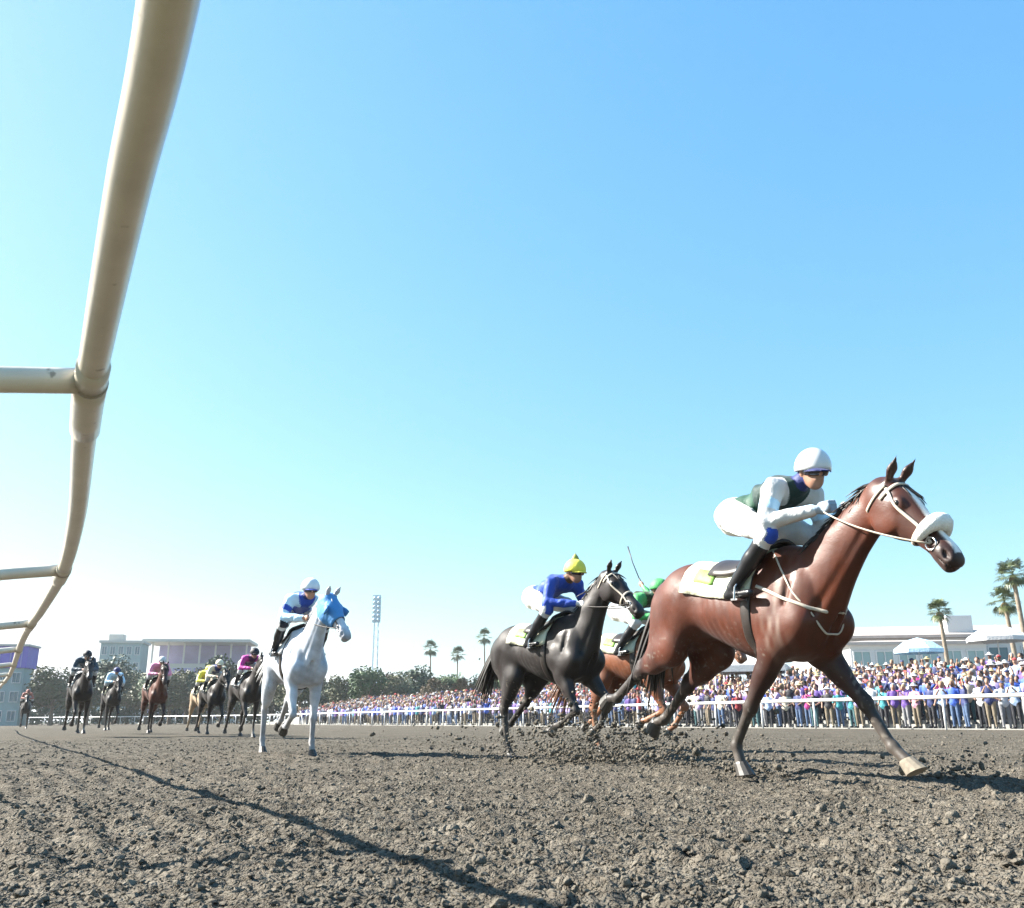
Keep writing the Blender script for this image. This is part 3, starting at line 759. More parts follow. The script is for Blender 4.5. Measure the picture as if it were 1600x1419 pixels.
    for s in (1, -1):
        an = SD('ank', s); c = an+np.array([.06, 0, -.085]); mb = MB()
        mb.box(hb(c), (.06, .11, .012)); mb.tube([hb(c+np.array([0, .055, 0])), hb(c+np.array([0, .045, .08])), hb(c+np.array([0, 0, .13])), hb(c+np.array([0, -.045, .08])), hb(c+np.array([0, -.055, 0]))], .006, n=6)
        mb.build('stirrup', M_metal, H['root']).location = tuple(bz)
        mb = MB(); mb.tube([hb(c+np.array([0, 0, .13])), hb(np.array([.18, s*.245, 1.50]))], .012, n=6, flat=.4); mb.build('stirrup_leather', M_leather, H['root']).location = tuple(bz)
    if whip:
        hd = np.array([-.10, whip*.40, 2.26])
        wr = empty('riding_whip', (0, 0, 0)); wr.location = root.location; wr.rotation_euler = root.rotation_euler; wr.scale = root.scale
        tag(wr, 'thin black riding whip raised behind the chestnut horse\'s jockey', 'whip')
        mb = MB(); mb.tube([hb(hd+np.array([.04, 0, -.06])), hb(hd+np.array([-.05, 0, .10]))], .011, n=8); mb.build('handle', M_leather, wr, smooth=True)
        mb = MB(); mb.tube([hb(hd+np.array([-.05, 0, .10])), hb(hd+np.array([-.16, 0, .34])), hb(hd+np.array([-.24, 0, .58]))], [.007, .006, .009], n=6); mb.build('shaft', M_leather, wr, smooth=True)
    return root
# ------------------------------------------------------------------ ground
def struct(o): o['kind'] = 'structure'; return o
mb = MB(); mb.add([(-3000, -600, -.12), (3000, -600, -.12), (3000, 4000, -.12), (-3000, 4000, -.12)], [(0, 1, 2, 3)])
struct(mb.build('ground', M_grass))

RAIL_D = np.array([-0.488, 0.873]); RAIL_N = np.array([0.873, 0.488])     # direction of the straight and its outer side
OUT0 = np.array([34.0-0.56*30, 30.0])                                     # a point on the outer rail
def ground_h(X, Y):
    r = np.hypot(X, Y)
    a = np.clip(1.3 - r/26.0, 0.10, 1.0)
    wx = X + (vnoise(X*9, Y*9, 11)-.5)*.09; wy = Y + (vnoise(X*9, Y*9, 12)-.5)*.09
    big = (vnoise(X*1.1, Y*1.1, 1)-.5)*.05*np.clip(r/6, .2, 1) + (vnoise(X*3.6, Y*3.6, 2)-.5)*.035
    l1 = np.clip(1-worley(wx*11, wy*11, 21), -.4, 1)*.027 * (.35+1.0*vnoise(X*2.2, Y*2.2, 8))
    l2 = np.clip(1-worley(wx*24, wy*24, 22), -.4, 1)*.022
    along = X*.873+Y*.488
    big = big + .012*np.sin(along*2*np.pi/.21+2.5*vnoise(X*.8, Y*.8, 41))*np.clip(vnoise(X*.5, Y*.5, 42)*2-.6, 0, 1)
    return (big + l1 + l2 + (vnoise(X*45, Y*45, 5)-.5)*.012 - .02)*a
na = 860; ang = np.radians(np.linspace(-82, 82, na))
rr = [0.7]
while rr[-1] < 30: rr.append(rr[-1]*1.0058+.0004)
while rr[-1] < 400: rr.append(rr[-1]*1.03)
rr = np.array(rr); A_, R_ = np.meshgrid(ang, rr)
GX = R_*np.sin(A_); GY = R_*np.cos(A_)-.6
fade = np.clip((60-R_)/40, 0, 1)
GZ = ground_h(GX, GY)*fade
# hoof prints left by the field, in lanes along the straight
prnd = random.Random(5); near_m = R_ < 15
nx_, ny_ = GX[near_m], GY[near_m]; nz_ = np.zeros(nx_.shape)
for i in range(150):
    t_ = prnd.uniform(-2, 15); ln = prnd.choice([1.6, 2.1, 3.0, 3.6, 4.8, 5.5, 6.3, 7.2])+prnd.gauss(0, .14); px_ = RAIL_D[0]*t_+RAIL_N[0]*ln; py_ = RAIL_D[1]*t_+RAIL_N[1]*ln
    k_ = np.where((np.abs(nx_-px_) < .3) & (np.abs(ny_-py_) < .3))[0]
    if not len(k_): continue
    du_ = (nx_[k_]-px_)*RAIL_D[0]+(ny_[k_]-py_)*RAIL_D[1]; dv_ = (nx_[k_]-px_)*RAIL_N[0]+(ny_[k_]-py_)*RAIL_N[1]; q_ = np.hypot(du_/.095, dv_/.075)
    nz_[k_] += -.045*np.exp(-q_**4)+.022*np.exp(-((q_-1.45)/.4)**2)
GZ[near_m] += nz_
V = np.stack([GX, GY, GZ], -1).reshape(-1, 3)
nr_ = len(rr); ii, jj = np.meshgrid(np.arange(nr_-1), np.arange(na-1), indexing='ij'); b0 = ii*na+jj
Q = np.stack([b0, b0+na, b0+na+1, b0+1], -1).reshape(-1, 4)
struct(obj('dirt_track', mesh_np('dirt_track', V, Q[:, ::-1].copy()), M_dirt))

# loose clods
def ico():
    p = (1+5**.5)/2
    v = np.array([(-1,p,0),(1,p,0),(-1,-p,0),(1,-p,0),(0,-1,p),(0,1,p),(0,-1,-p),(0,1,-p),(p,0,-1),(p,0,1),(-p,0,-1),(-p,0,1)], float); v /= np.linalg.norm(v[0])
    f = np.array([(0,11,5),(0,5,1),(0,1,7),(0,7,10),(0,10,11),(1,5,9),(5,11,4),(11,10,2),(10,7,6),(7,1,8),(3,9,4),(3,4,2),(3,2,6),(3,6,8),(3,8,9),(4,9,5),(2,4,11),(6,2,10),(8,6,7),(9,8,1)])
    return v, f
IV, IF = ico()
def rocks(P, size, smooth=False):
    n = len(P)
    v = IV[None]*(1+RNG.uniform(-.32, .32, (n, 12, 1)))*RNG.uniform(.6, 1.25, (n, 1, 3))
    th = RNG.uniform(0, 2*np.pi, n); c, s = np.cos(th)[:, None], np.sin(th)[:, None]
    x = v[..., 0]*c-v[..., 1]*s; y = v[..., 0]*s+v[..., 1]*c
    v = np.stack([x, y, v[..., 2]*.75], -1)*size[:, None, None]+P[:, None]
    f = IF[None]+(np.arange(n)*12)[:, None, None]
    return v.reshape(-1, 3), f.reshape(-1, 3)
def scatter(n, r0, r1, med, sg, lo, hi):
    r = r0*np.exp(RNG.uniform(0, 1, n)**.8*math.log(r1/r0)); a = np.radians(RNG.uniform(-47, 47, n))
    X = r*np.sin(a); Y = r*np.cos(a); s = np.clip(RNG.lognormal(math.log(med), sg, n), lo, hi)*np.clip(.8+r/18, .8, 1.7)
    return np.stack([X, Y, ground_h(X, Y)*np.clip((60-r)/40, 0, 1)+s*.12], 1), s
P_, s = scatter(70000, 1.6, 27, .006, .5, .003, .02)
V, F = rocks(P_, s)
o = obj('dirt_clods', mesh_np('dirt_clods', V, F, False), M_clod); tag(o, 'loose crumbs of soil scattered over the harrowed dirt track', 'dirt', kind='stuff')
# bigger lumps, finer mesh
mid = {}; v2 = [tuple(x) for x in IV]; f2 = []
def mp(a, b):
    k = (min(a, b), max(a, b))
    if k not in mid: q = (np.array(v2[a])+np.array(v2[b])); q /= np.linalg.norm(q); mid[k] = len(v2); v2.append(tuple(q))
    return mid[k]
for a, b, c in IF: ab, bc, ca = mp(a, b), mp(b, c), mp(c, a); f2 += [(a, ab, ca), (b, bc, ab), (c, ca, bc), (ab, bc, ca)]
v2 = np.array(v2); f2 = np.array(f2)
P_, s = scatter(1500, 1.7, 12, .0115, .38, .008, .03); n = len(s)
dirs = RNG.normal(size=(n, 6, 3)); dirs /= np.linalg.norm(dirs, axis=2, keepdims=True)
v = v2[None]*(1+RNG.uniform(-.13, .13, (n, len(v2), 1)))
for q in range(6):     # chip flat faces off each lump
    dd = (v*dirs[:, q][:, None]).sum(-1, keepdims=True); v = v - np.maximum(dd-RNG.uniform(.45, .8, (n, 1, 1)), 0)*dirs[:, q][:, None]
v = v*RNG.uniform(.75, 1.3, (n, 1, 3))*s[:, None, None]+P_[:, None]
F = (f2[None]+(np.arange(n)*len(v2))[:, None, None]).reshape(-1, 3)
o = obj('soil_lumps', mesh_np('soil_lumps', v.reshape(-1, 3), F, True), M_clod); tag(o, 'fist-sized lumps of turned soil lying on the near part of the track', 'dirt', kind='stuff')
# ------------------------------------------------------------------ inner running rail
ctrl = [(.30, -.55), (-.02, .08), (-.32, .70), (-.50, 1.04), (-.84, 1.70), (-1.045, 2.12), (-1.48, 3.02), (-2.04, 4.10), (-2.86, 5.55), (-3.98, 7.5), (-7.4, 13.7), (-11.8, 21.4), (-20.5, 37.0), (-33, 60), (-46, 80), (-58, 100), (-95, 112), (-130, 116)]
def spline(P, n):
    P = [np.array(p, float) for p in P]; out = []
    for i in range(len(P)-1):
        p0, p1, p2, p3 = P[max(i-1, 0)], P[i], P[i+1], P[min(i+2, len(P)-1)]
        for k in range(n):
            u = k/n; out.append(.5*((2*p1)+(-p0+p2)*u+(2*p0-5*p1+4*p2-p3)*u*u+(-p0+3*p1-3*p2+p3)*u**3))
    out.append(P[-1]); return out
RZ = 1.10
rp = spline(ctrl, 8)
root = empty('running_rail', (rp[16][0], rp[16][1], 0)); rl = np.array([rp[16][0], rp[16][1], 0])
tag(root, 'cream tubular inner running rail sweeping overhead down the left of the track', 'rail')
P3 = [np.array([p[0], p[1], RZ])-rl for p in rp]
i0 = 32           # the tee fitting nearest the camera sits here
mb = MB(); mb.tube(P3, .027, n=24); mb.build('rail_pipe', M_railnear, root, smooth=True)
seglen = [0]
for a, b in zip(rp[:-1], rp[1:]): seglen.append(seglen[-1]+float(np.linalg.norm(b-a)))
def rail_at(s):
    k = min(max(int(np.searchsorted(seglen, s))-1, 0), len(rp)-2); u = (s-seglen[k])/(seglen[k+1]-seglen[k])
    p = rp[k]*(1-u)+rp[k+1]*u; d = rp[k+1]-rp[k]; d = d/np.linalg.norm(d)
    return np.array([p[0], p[1], RZ])-rl, np.array([d[0], d[1], 0])
s_ = seglen[i0]; k = 0
while s_ < seglen[-1]-1:
    p, d = rail_at(s_); out = np.array([-d[1], d[0], 0])
    if k < 14:
        mb = MB(); mb.tube([rail_at(s_+q)[0] for q in (-.10, -.05, .002)], .0310, n=20); mb.tube([rail_at(s_+q)[0] for q in (.0, .08, .16, .25, .34)], .0322, n=20); f = mb.build('tee_fitting', M_railnear, root, smooth=True)
        mb = MB(); mb.tube([p-d*.006, p+d*.006], [.0332, .0332], n=20); mb.build('joint_ring', mat('rail_joint', (.28, .24, .18), rough=.6), f, smooth=True)
    arm = [p+out*.02, p+out*.25+np.array([0, 0, -.035]), p+out*.5+np.array([0, 0, -.085]), p+out*.68+np.array([0, 0, -.17]), p+out*.76+np.array([0, 0, -.32]), p+out*.78+np.array([0, 0, -.6]), p+out*.78+np.array([0, 0, -RZ-.1])]
    mb = MB(); mb.tube(spline(arm, 4), .026, n=14 if k < 8 else 8); mb.build('gooseneck_post', M_railnear, root, smooth=True)
    s_ += 2.62; k += 1

# ------------------------------------------------------------------ outer rail
ctrl = [tuple(OUT0-RAIL_D*8), tuple(OUT0), tuple(OUT0+RAIL_D*40), tuple(OUT0+RAIL_D*85), (-38, 124), (-62, 140), (-100, 150), (-160, 152)]
op = spline(ctrl, 10)
root = empty('outer_rail', (OUT0[0], OUT0[1], 0)); ol = np.array([OUT0[0], OUT0[1], 0])
tag(root, 'white outer rail on posts along the far side of the track before the crowd', 'rail')
mb = MB(); mb.tube([np.array([p[0], p[1], 1.12])-ol for p in op], .068, n=8); mb.build('rail_bar', M_railfar, root, smooth=True)
pm = MB(); pm.tube([(0, 0, -.1), (0, 0, 1.10)], .040, n=8); post0 = pm.build('post', M_railfar, root, smooth=True)
acc = 0.0; nx = 3.0; first = True
for a, b in zip(op[:-1], op[1:]):
    L = float(np.linalg.norm(b-a))
    while acc+L > nx:
        u = (nx-acc)/L; p = a*(1-u)+b*u
        o = post0 if first else post0.copy()
        if not first: C.objects.link(o); o.parent = root
        first = False; o.location = (p[0]-ol[0], p[1]-ol[1], 0); nx += 3.0
    acc += L

# ------------------------------------------------------------------ horses and jockeys
def dim(d, k): return {a: tuple(x*k for x in v) for a, v in d.items()}
def pal(**k): return {a: (cloth(v[0], v[1]) if isinstance(v, tuple) else v) for a, v in k.items()}
WH = ('white', W_); GRN = ('dark_green', (.008, .055, .03)); BLU = ('royal_blue', (.015, .06, .36)); NAV = ('navy', (.015, .025, .12)); YEL = ('yellow', (.75, .68, .08))
blackhair = hairmat('black', (.018, .014, .012)); greyhair = hairmat('grey', (.55, .55, .55)); brownhair = hairmat('brown', (.11, .045, .02))
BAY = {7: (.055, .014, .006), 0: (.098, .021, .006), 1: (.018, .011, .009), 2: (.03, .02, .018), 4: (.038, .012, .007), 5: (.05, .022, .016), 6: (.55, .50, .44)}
DARK = {0: (.018, .011, .009), 1: (.02, .015, .014), 2: (.03, .022, .02), 4: (.03, .02, .017), 5: (.025, .017, .015), 6: (.5, .46, .42)}
CHES = {0: (.20, .062, .022), 1: (.30, .12, .05), 2: (.3, .16, .1), 4: (.2, .07, .03), 5: (.3, .1, .04), 6: (.7, .66, .6)}
GREY = {0: (.52, .56, .62), 1: (.26, .27, .29), 2: (.25, .25, .27), 4: (.55, .57, .6), 5: (.5, .5, .52), 6: (.7, .7, .68)}
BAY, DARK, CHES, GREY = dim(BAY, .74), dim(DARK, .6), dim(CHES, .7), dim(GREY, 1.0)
cream = cloth('cream', (.52, .52, .38)); lime = cloth('lime', (.20, .38, .07))

H = build_horse('bay racehorse with white noseband roll galloping in front', (1.79, 7.3), -61,
    dict(pitch=3.5, air=.06, hands=(.83, 1.80), slim=.92, nl=.89, neck=(39, -2), head=(-46, -4), fr=(-31, -30, 20), fl=(43, 33, 52), sw_fr=-.07, sw_fl=.05, out_fl=.14, hr=(-18, -66, -56, -85), hl=(8, -52, -48, -72), tail=(-62, .6)),
    BAY, .0115, blackhair, dict(cloth=cream, cloth_mark=lime, bridle=M_strap, rein=M_strap, roll=True, breast=M_strap, blaze=.03, dust=.28, palehoof=('fl',), girth=M_leather, lather=.45, rein_out=.12), scale=1.14)
build_rider('jockey in white helmet and green and white silks crouched over the bay horse', H,
    pal(jersey=GRN, yoke=('deep_green', (.008, .03, .025)), sleeve=WH, breeches=WH, collar=NAV, knee=BLU, helmet=mat('helmet_white', (.6, .6, .6), rough=.25, coat=.3), peak=NAV, glove=('grey_glove', (.3, .36, .42)), band=('pale_blue', (.45, .65, .8))), .0075, pose=dict(face=(-8, -22), fwd=.13))

H = build_horse('dark brown racehorse with a planted hind leg behind the bay', (0.40, 11.4), -53,
    dict(neck=(52, 2), head=(-42, 0), fr=(30, -62, -80), fl=(52, -30, -60), sw_fl=.06, hr=(20, -32, 8, 30), hl=(34, -40, -52, -70), tail=(-40, .6)),
    DARK, .017, blackhair, dict(cloth=cream, cloth_mark=lime, bridle=M_strap, dust=.25), scale=1.07)
build_rider('jockey in blue silks and yellow cap on the dark brown horse', H,
    pal(jersey=BLU, sleeve=BLU, breeches=WH, collar=('brown', (.10, .05, .02)), knee=BLU, helmet=YEL, peak=YEL, pompom=('olive', (.25, .28, .05)), glove=('white', W_)), .011)

H = build_horse('chestnut racehorse half hidden between the dark and the bay horse', (1.72, 13.6), -50,
    dict(neck=(20, 0), head=(-45, 0), fr=(28, -70, -80), fl=(40, -40, -60), hr=(24, -30, 5, 30), hl=(30, -45, -50, -70)),
    CHES, .02, brownhair, dict(cloth=cream, cloth_mark=lime, bridle=M_leather), scale=1.11)
build_rider('jockey in green and white cap with whip raised, behind the bay horse', H,
    pal(jersey=('olive_dark', (.03, .05, .02)), sleeve=('green', (.06, .35, .10)), breeches=WH, collar=GRN, knee=WH, helmet=('green', (.06, .35, .10)), peak=WH), .014, whip=1)

H = build_horse('white grey racehorse in a blue blinker hood running at the camera', (-3.1, 13.2), -62,
    dict(neck=(44, 5), head=(-48, 20), fr=(24, -62, -85), fl=(-2, -4, 20), hr=(-10, -40, -4, 20), hl=(8, -60, -50, -70), tail=(0, .6)),
    GREY, .016, greyhair, dict(cloth=cloth('white', W_), bridle=M_leather, hood=cloth('sky_blue', (.06, .24, .52)), dust=.5, dapple=.7), scale=1.09)
build_rider('jockey in blue and white silks on the white grey horse', H,
    pal(jersey=BLU, sleeve=('pale_blue', (.45, .65, .8)), breeches=WH, collar=NAV, knee=('black_cloth', (.012, .012, .02)), helmet=('pale_grey', (.62, .68, .72)), peak=BLU, band=BLU), .011)

FAR = [
  ('black racehorse with dark silks, largest of the trailing pack', (-13.3, 28.8), -58, DARK, blackhair, ('teal_black', (.01, .04, .07)), ('teal_black', (.01, .04, .07)), ('black_cloth', (.012, .012, .02)), 'jockey in dark teal silks and black cap on the leading black horse of the pack', dict(fr=(35, -50, -70), fl=(-12, -16, 15), hr=(-10, -45, -30, -50), hl=(10, -40, -10, 10), air=.12), 1.06),
  ('dark racehorse with a pale blue rider further back near the rail', (-15.4, 36.0), -58, DARK, blackhair, ('pale_blue', (.45, .65, .8)), ('pale_blue', (.45, .65, .8)), NAV, 'jockey in pale blue silks and navy cap far back in the pack', dict(fr=(-8, -12, 15), fl=(40, -50, -70), hr=(0, -45, -30, -50), hl=(-10, -40, -10, 10), air=.15), 1.0),
  ('reddish bay racehorse with a pink rider in the trailing pack', (-11.3, 29.6), -58, BAY, blackhair, ('pink', (.65, .25, .38)), ('pink', (.65, .25, .38)), WH, 'jockey in pink silks and white cap on the reddish bay horse', dict(fr=(-10, -14, 15), fl=(35, -50, -70), hr=(0, -45, -30, -50), hl=(-10, -40, -10, 10), air=.12), 1.0),
  ('dun racehorse with a yellow rider in the trailing pack', (-10.75, 32.5), -58, {0: (.33, .24, .15), 1: (.25, .19, .13), 2: (.2, .15, .12), 4: (.3, .22, .15), 5: (.3, .2, .12), 6: (.6, .55, .5)}, brownhair, YEL, YEL, YEL, 'jockey in yellow silks on the dun horse', dict(fr=(25, -40, -60), fl=(-8, -10, 10), hr=(-10, -45, -30, -50), hl=(10, -40, -10, 10), air=.05), 0.98),
  ('dark brown racehorse beside the dun one, rider in cream cap', (-9.55, 29.8), -58, DARK, blackhair, NAV, ('cream2', (.7, .62, .45)), ('cream2', (.7, .62, .45)), 'jockey in navy silks with cream sleeves and cap in the pack', dict(fr=(-10, -14, 15), fl=(35, -50, -70), hr=(0, -45, -30, -50), hl=(-10, -40, -10, 10), air=.08), 0.98),
  ('black racehorse close behind the white grey horse', (-7.25, 25.4), -58, DARK, blackhair, ('purple_black', (.06, .012, .07)), ('magenta', (.5, .03, .28)), ('black_cloth', (.012, .012, .02)), 'jockey in black and magenta silks just behind the white grey horse', dict(fr=(30, -45, -65), fl=(-8, -12, 15), hr=(-5, -45, -30, -50), hl=(12, -40, -10, 10), air=.05), 1.0),
  ('small distant dark racehorse at the far left by the rail', (-30.0, 58.0), -62, DARK, blackhair, ('rust', (.30, .10, .07)), ('rust', (.30, .10, .07)), ('rust', (.30, .10, .07)), 'jockey in rust silks on the farthest horse at the left', dict(fr=(30, -45, -65), fl=(-8, -12, 15), hr=(-5, -45, -30, -50), hl=(12, -40, -10, 10), air=.1), 1.0),
]
for (lab, loc, hd, cols, hm, jer, slv, cap, rlab, po, scl) in FAR:
    p = dict(neck=(random.uniform(38, 50), random.uniform(-4, 4)), head=(random.uniform(-58, -40), random.uniform(-12, 12)), tail=(0, .55)); p.update(po)
    H = build_horse(lab, loc, hd, p, cols, .028, hm, dict(cloth=cloth('white', W_) if random.random() < .5 else cream, bridle=M_leather, mane_n=40, tail_n=30, socks=('fl',) if random.random() < .5 else (), dust=.2), scale=scl*1.06)
    build_rider(rlab, H, pal(jersey=jer, sleeve=slv, breeches=WH, collar=jer, knee=WH, helmet=cap, peak=cap), .02)

# dirt thrown up by the hooves
pts = []; sz = []
for (cx, cy, sx, sy, sz_, nn) in ((0.55, 10.5, .55, .35, .24, 900), (1.15, 10.0, .45, .3, .24, 900), (1.55, 8.9, .3, .3, .16, 300), (.85, 10.3, .7, .5, .30, 1500), (1.75, 7.45, .12, .12, .07, 160), (3.25, 7.25, .16, .12, .07, 140), (1.95, 7.55, .16, .16, .10, 70), (3.5, 7.3, .22, .15, .10, 60), (-.9, 12.6, .5, .3, .22, 50)):
    for _ in range(nn):
        pts.append((random.gauss(cx, sx), random.gauss(cy, sy), abs(random.gauss(0, sz_))+.02)); sz.append(min(.04, random.lognormvariate(math.log(.0085), .6)))
V, F = rocks(np.array(pts), np.array(sz)); o = obj('flying_dirt', mesh_np('flying_dirt', V, F, True), M_clod); tag(o, 'spray of dirt kicked up by the galloping hooves', 'dirt', kind='stuff')
# ------------------------------------------------------------------ spectators
SKINS = [mat('skin_a', (.34, .19, .13), rough=.6), mat('skin_b', (.23, .125, .08), rough=.6), mat('skin_c', (.16, .085, .055), rough=.6)]
SHIRTS = {'white': (.55, .55, .56), 'pale blue': (.28, .38, .55), 'navy': (.02, .03, .11), 'magenta': (.32, .02, .16), 'lilac': (.30, .24, .46), 'black': (.015, .015, .02), 'red': (.30, .03, .035),
          'grey': (.2, .21, .23), 'pink': (.48, .25, .32), 'purple': (.10, .05, .24), 'teal': (.04, .25, .28), 'cream': (.5, .45, .35), 'royal blue': (.04, .10, .45)}
SW = [24, 15, 18, 5, 13, 12, 3, 8, 4, 12, 5, 4, 10]
TOPS = {'white hat': (.55, .54, .52), 'black hair': (.012, .010, .009), 'brown hair': (.07, .035, .018), 'fair hair': (.3, .2, .1), 'straw hat': (.42, .33, .17), 'navy cap': (.02, .03, .10), 'grey hair': (.28, .27, .26), 'red cap': (.42, .04, .04)}
LEGS = [cloth('jeans', (.06, .10, .18)), cloth('khaki', (.16, .13, .09)), cloth('dark', (.02, .02, .025)), cloth('grey_trousers', (.18, .18, .19)), cloth('teal_trousers', (.04, .10, .11))]
SHM = {k: cloth('shirt_'+k.replace(' ', '_'), v) for k, v in SHIRTS.items()}; TPM = {k: cloth('top_'+k.replace(' ', '_'), v) for k, v in TOPS.items()}
def spectator(kind, hat, vox):
    S = Sdf()
    t = Loft((0, 0, .88), (0, 0, 1), (0, 1, 0), [(-.08, 0, .08, .08, .12), (.0, 0, .12, .12, .175), (.2, 0, .11, .12, .15), (.42, 0, .125, .12, .19), (.55, 0, .09, .09, .16), (.62, 0, .05, .05, .07)])
    S.add(t, .03, 1)
    for s in (1, -1):
        S.add(Cone((0, s*.095, .90), (.01, s*.10, .48), .098, .068), .03, 2); S.add(Cone((.01, s*.10, .5), (-.01, s*.105, .09), .068, .045), .02, 2)
        S.add(Cone((-.04, s*.105, .04), (.14, s*.125, .035), .045, .038), .02, 4)
        sh = np.array([0, s*.20, 1.40])
        if kind == 0: el, ha = np.array([-.03, s*.27, 1.12]), np.array([.08, s*.25, .88])
        elif kind == 1: el, ha = (np.array([.10, s*.30, 1.48]), np.array([.14, s*.26, 1.76])) if s == 1 else (np.array([-.02, s*.27, 1.12]), np.array([.1, s*.22, .9]))
        elif kind == 2: el, ha = np.array([.12, s*.24, 1.16]), np.array([.26, s*.06, 1.42])
        elif kind == 3: el, ha = np.array([.02, s*.33, 1.17]), np.array([.14, s*.14, 1.05])
        else: el, ha = np.array([.1, s*.28, 1.58]), np.array([.12, s*.22, 1.86])
        S.add(Cone(sh, el, .062, .048), .03, 1); S.add(Cone(el+(ha-el)*.1, ha, .042, .030), .015, 0); S.add(Ell(ha, (.04, .035, .05)), .02, 0)
    S.add(Cone((0, 0, 1.44), (.02, 0, 1.56), .06, .055), .02, 0)
    S.add(Ell((.025, 0, 1.64), (.092, .075, .115)), .02, 0); S.add(Cone((.11, 0, 1.64), (.125, 0, 1.61), .012, .016), .012, 0)
    if hat == 0:
        S.add(Ell((-.005, 0, 1.675), (.105, .09, .10)), .01, 3); S.add(Ell((.09, 0, 1.60), (.06, .06, .085)), .02, 0)
    elif hat == 1:
        S.add(Ell((.01, 0, 1.71), (.108, .09, .07)), .01, 3); S.add(Cone((.09, 0, 1.70), (.17, 0, 1.69), .045, .05, w=(0, 0, 1), sq=.3), .01, 3)
    elif hat == 2:
        S.add(Ell((.01, 0, 1.74), (.10, .09, .08)), .01, 3); S.add(Ell((.01, 0, 1.695), (.19, .18, .022)), .015, 3)
    else:
        S.add(Ell((-.01, 0, 1.68), (.11, .097, .10)), .01, 3); S.add(Cone((-.06, 0, 1.66), (-.08, 0, 1.44), .085, .06, w=(0, 1, 0), sq=1.2), .03, 3); S.add(Ell((.09, 0, 1.61), (.06, .06, .085)), .02, 0)
    V, Q = S.mesh(vox, 1); tq = np.sort(S.tags(V)[Q], 1)[:, 1]
    return V, Q, tq
HAT_OF = {'white hat': 2, 'straw hat': 2, 'navy cap': 1, 'red cap': 1}
hi = {}
def hi_mesh(kind, hat):
    if (kind, hat) not in hi:
        V, Q, tq = spectator(kind, hat, .028); me = mesh_np('spectator', V, Q, True, None, tq)
        for _ in range(5): me.materials.append(M_skin)
        hi[(kind, hat)] = me
    return hi[(kind, hat)]
ROWS = 9
def row_z(r): return 0.145*r
terr = MB()
tl = 120.0; c0 = OUT0+RAIL_D*(tl/2-14)
def slab(n0, n1, z):
    c = c0+RAIL_N*((n0+n1)/2); terr.box((c[0], c[1], (z-.3)/2), (tl, n1-n0, z+.3), rz=math.atan2(RAIL_D[1], RAIL_D[0]))
slab(.9, 1.15, .03)
for r in range(ROWS): slab(1.15+.82*r, 1.15+.82*(r+1), .03+row_z(r))
slab(1.15+.82*ROWS, 60, .03+row_z(ROWS))
struct(terr.build('terrace', M_apron))
shirt_names = list(SHIRTS); top_names = list(TOPS)
spots = []
for r in range(ROWS+1):
    t = -7.0+random.uniform(0, .5)
    while t < 88:
        spots.append((t, r)); t += random.uniform(.42, .66) if t < 40 else random.uniform(.6, .95)
near = [s for s in spots if s[0] < 60]
def dist(s): p = OUT0+RAIL_D*s[0]+RAIL_N*(1.5+.82*s[1]); return math.hypot(p[0], p[1])
def vis(s):
    p = OUT0+RAIL_D*s[0]+RAIL_N*(1.5+.82*s[1]); return p[0]/p[1] < .60
spots.sort(key=dist)
ind = [s for s in spots if vis(s)][:300]; indset = set(ind)
where = ['at the outer rail', 'second row', 'third row', 'fourth row', 'fifth row', 'sixth row', 'seventh row', 'eighth row', 'ninth row', 'top row']
ACT = ['arms down', 'one arm raised', 'hands near face', 'hands at waist', 'both arms raised']
used_looks = set()
for (t, r) in ind:
    p = OUT0+RAIL_D*t+RAIL_N*(1.5+.82*r+random.uniform(-.18, .18))
    for _try in range(80):      # no two spectators alike in the same row
        sh = random.choices(shirt_names, SW)[0]; tp = random.choices(top_names, [14, 24, 22, 12, 9, 7, 8, 4])[0]; kd = random.choices(range(5), [36, 7, 28, 24, 5])[0]
        if (sh, tp, kd, r) not in used_looks: break
    used_looks.add((sh, tp, kd, r)); me = hi_mesh(kd, HAT_OF.get(tp, 0 if random.random() < .6 else 3))
    o = bpy.data.objects.new('person', me); C.objects.link(o)
    o.location = (p[0], p[1], .03+row_z(r)); o.rotation_euler = (0, 0, math.atan2(-RAIL_N[1], -RAIL_N[0])+random.gauss(.25, .45))
    k = random.uniform(.88, 1.03); o.scale = (k*random.uniform(.95, 1.12), k*random.uniform(.95, 1.15), k)
    mm = [random.choice(SKINS), SHM[sh], random.choice(LEGS), TPM[tp], M_boot]
    for i, m_ in enumerate(mm): o.material_slots[i].link = 'OBJECT'; o.material_slots[i].material = m_
    tag(o, 'spectator in %s shirt, %s, %s, %s of the crowd' % (sh, tp, ACT[kd], where[r]) if r else 'spectator in %s shirt, %s, %s, standing at the outer rail' % (sh, tp, ACT[kd]), 'person', 'spectators behind the outer rail')
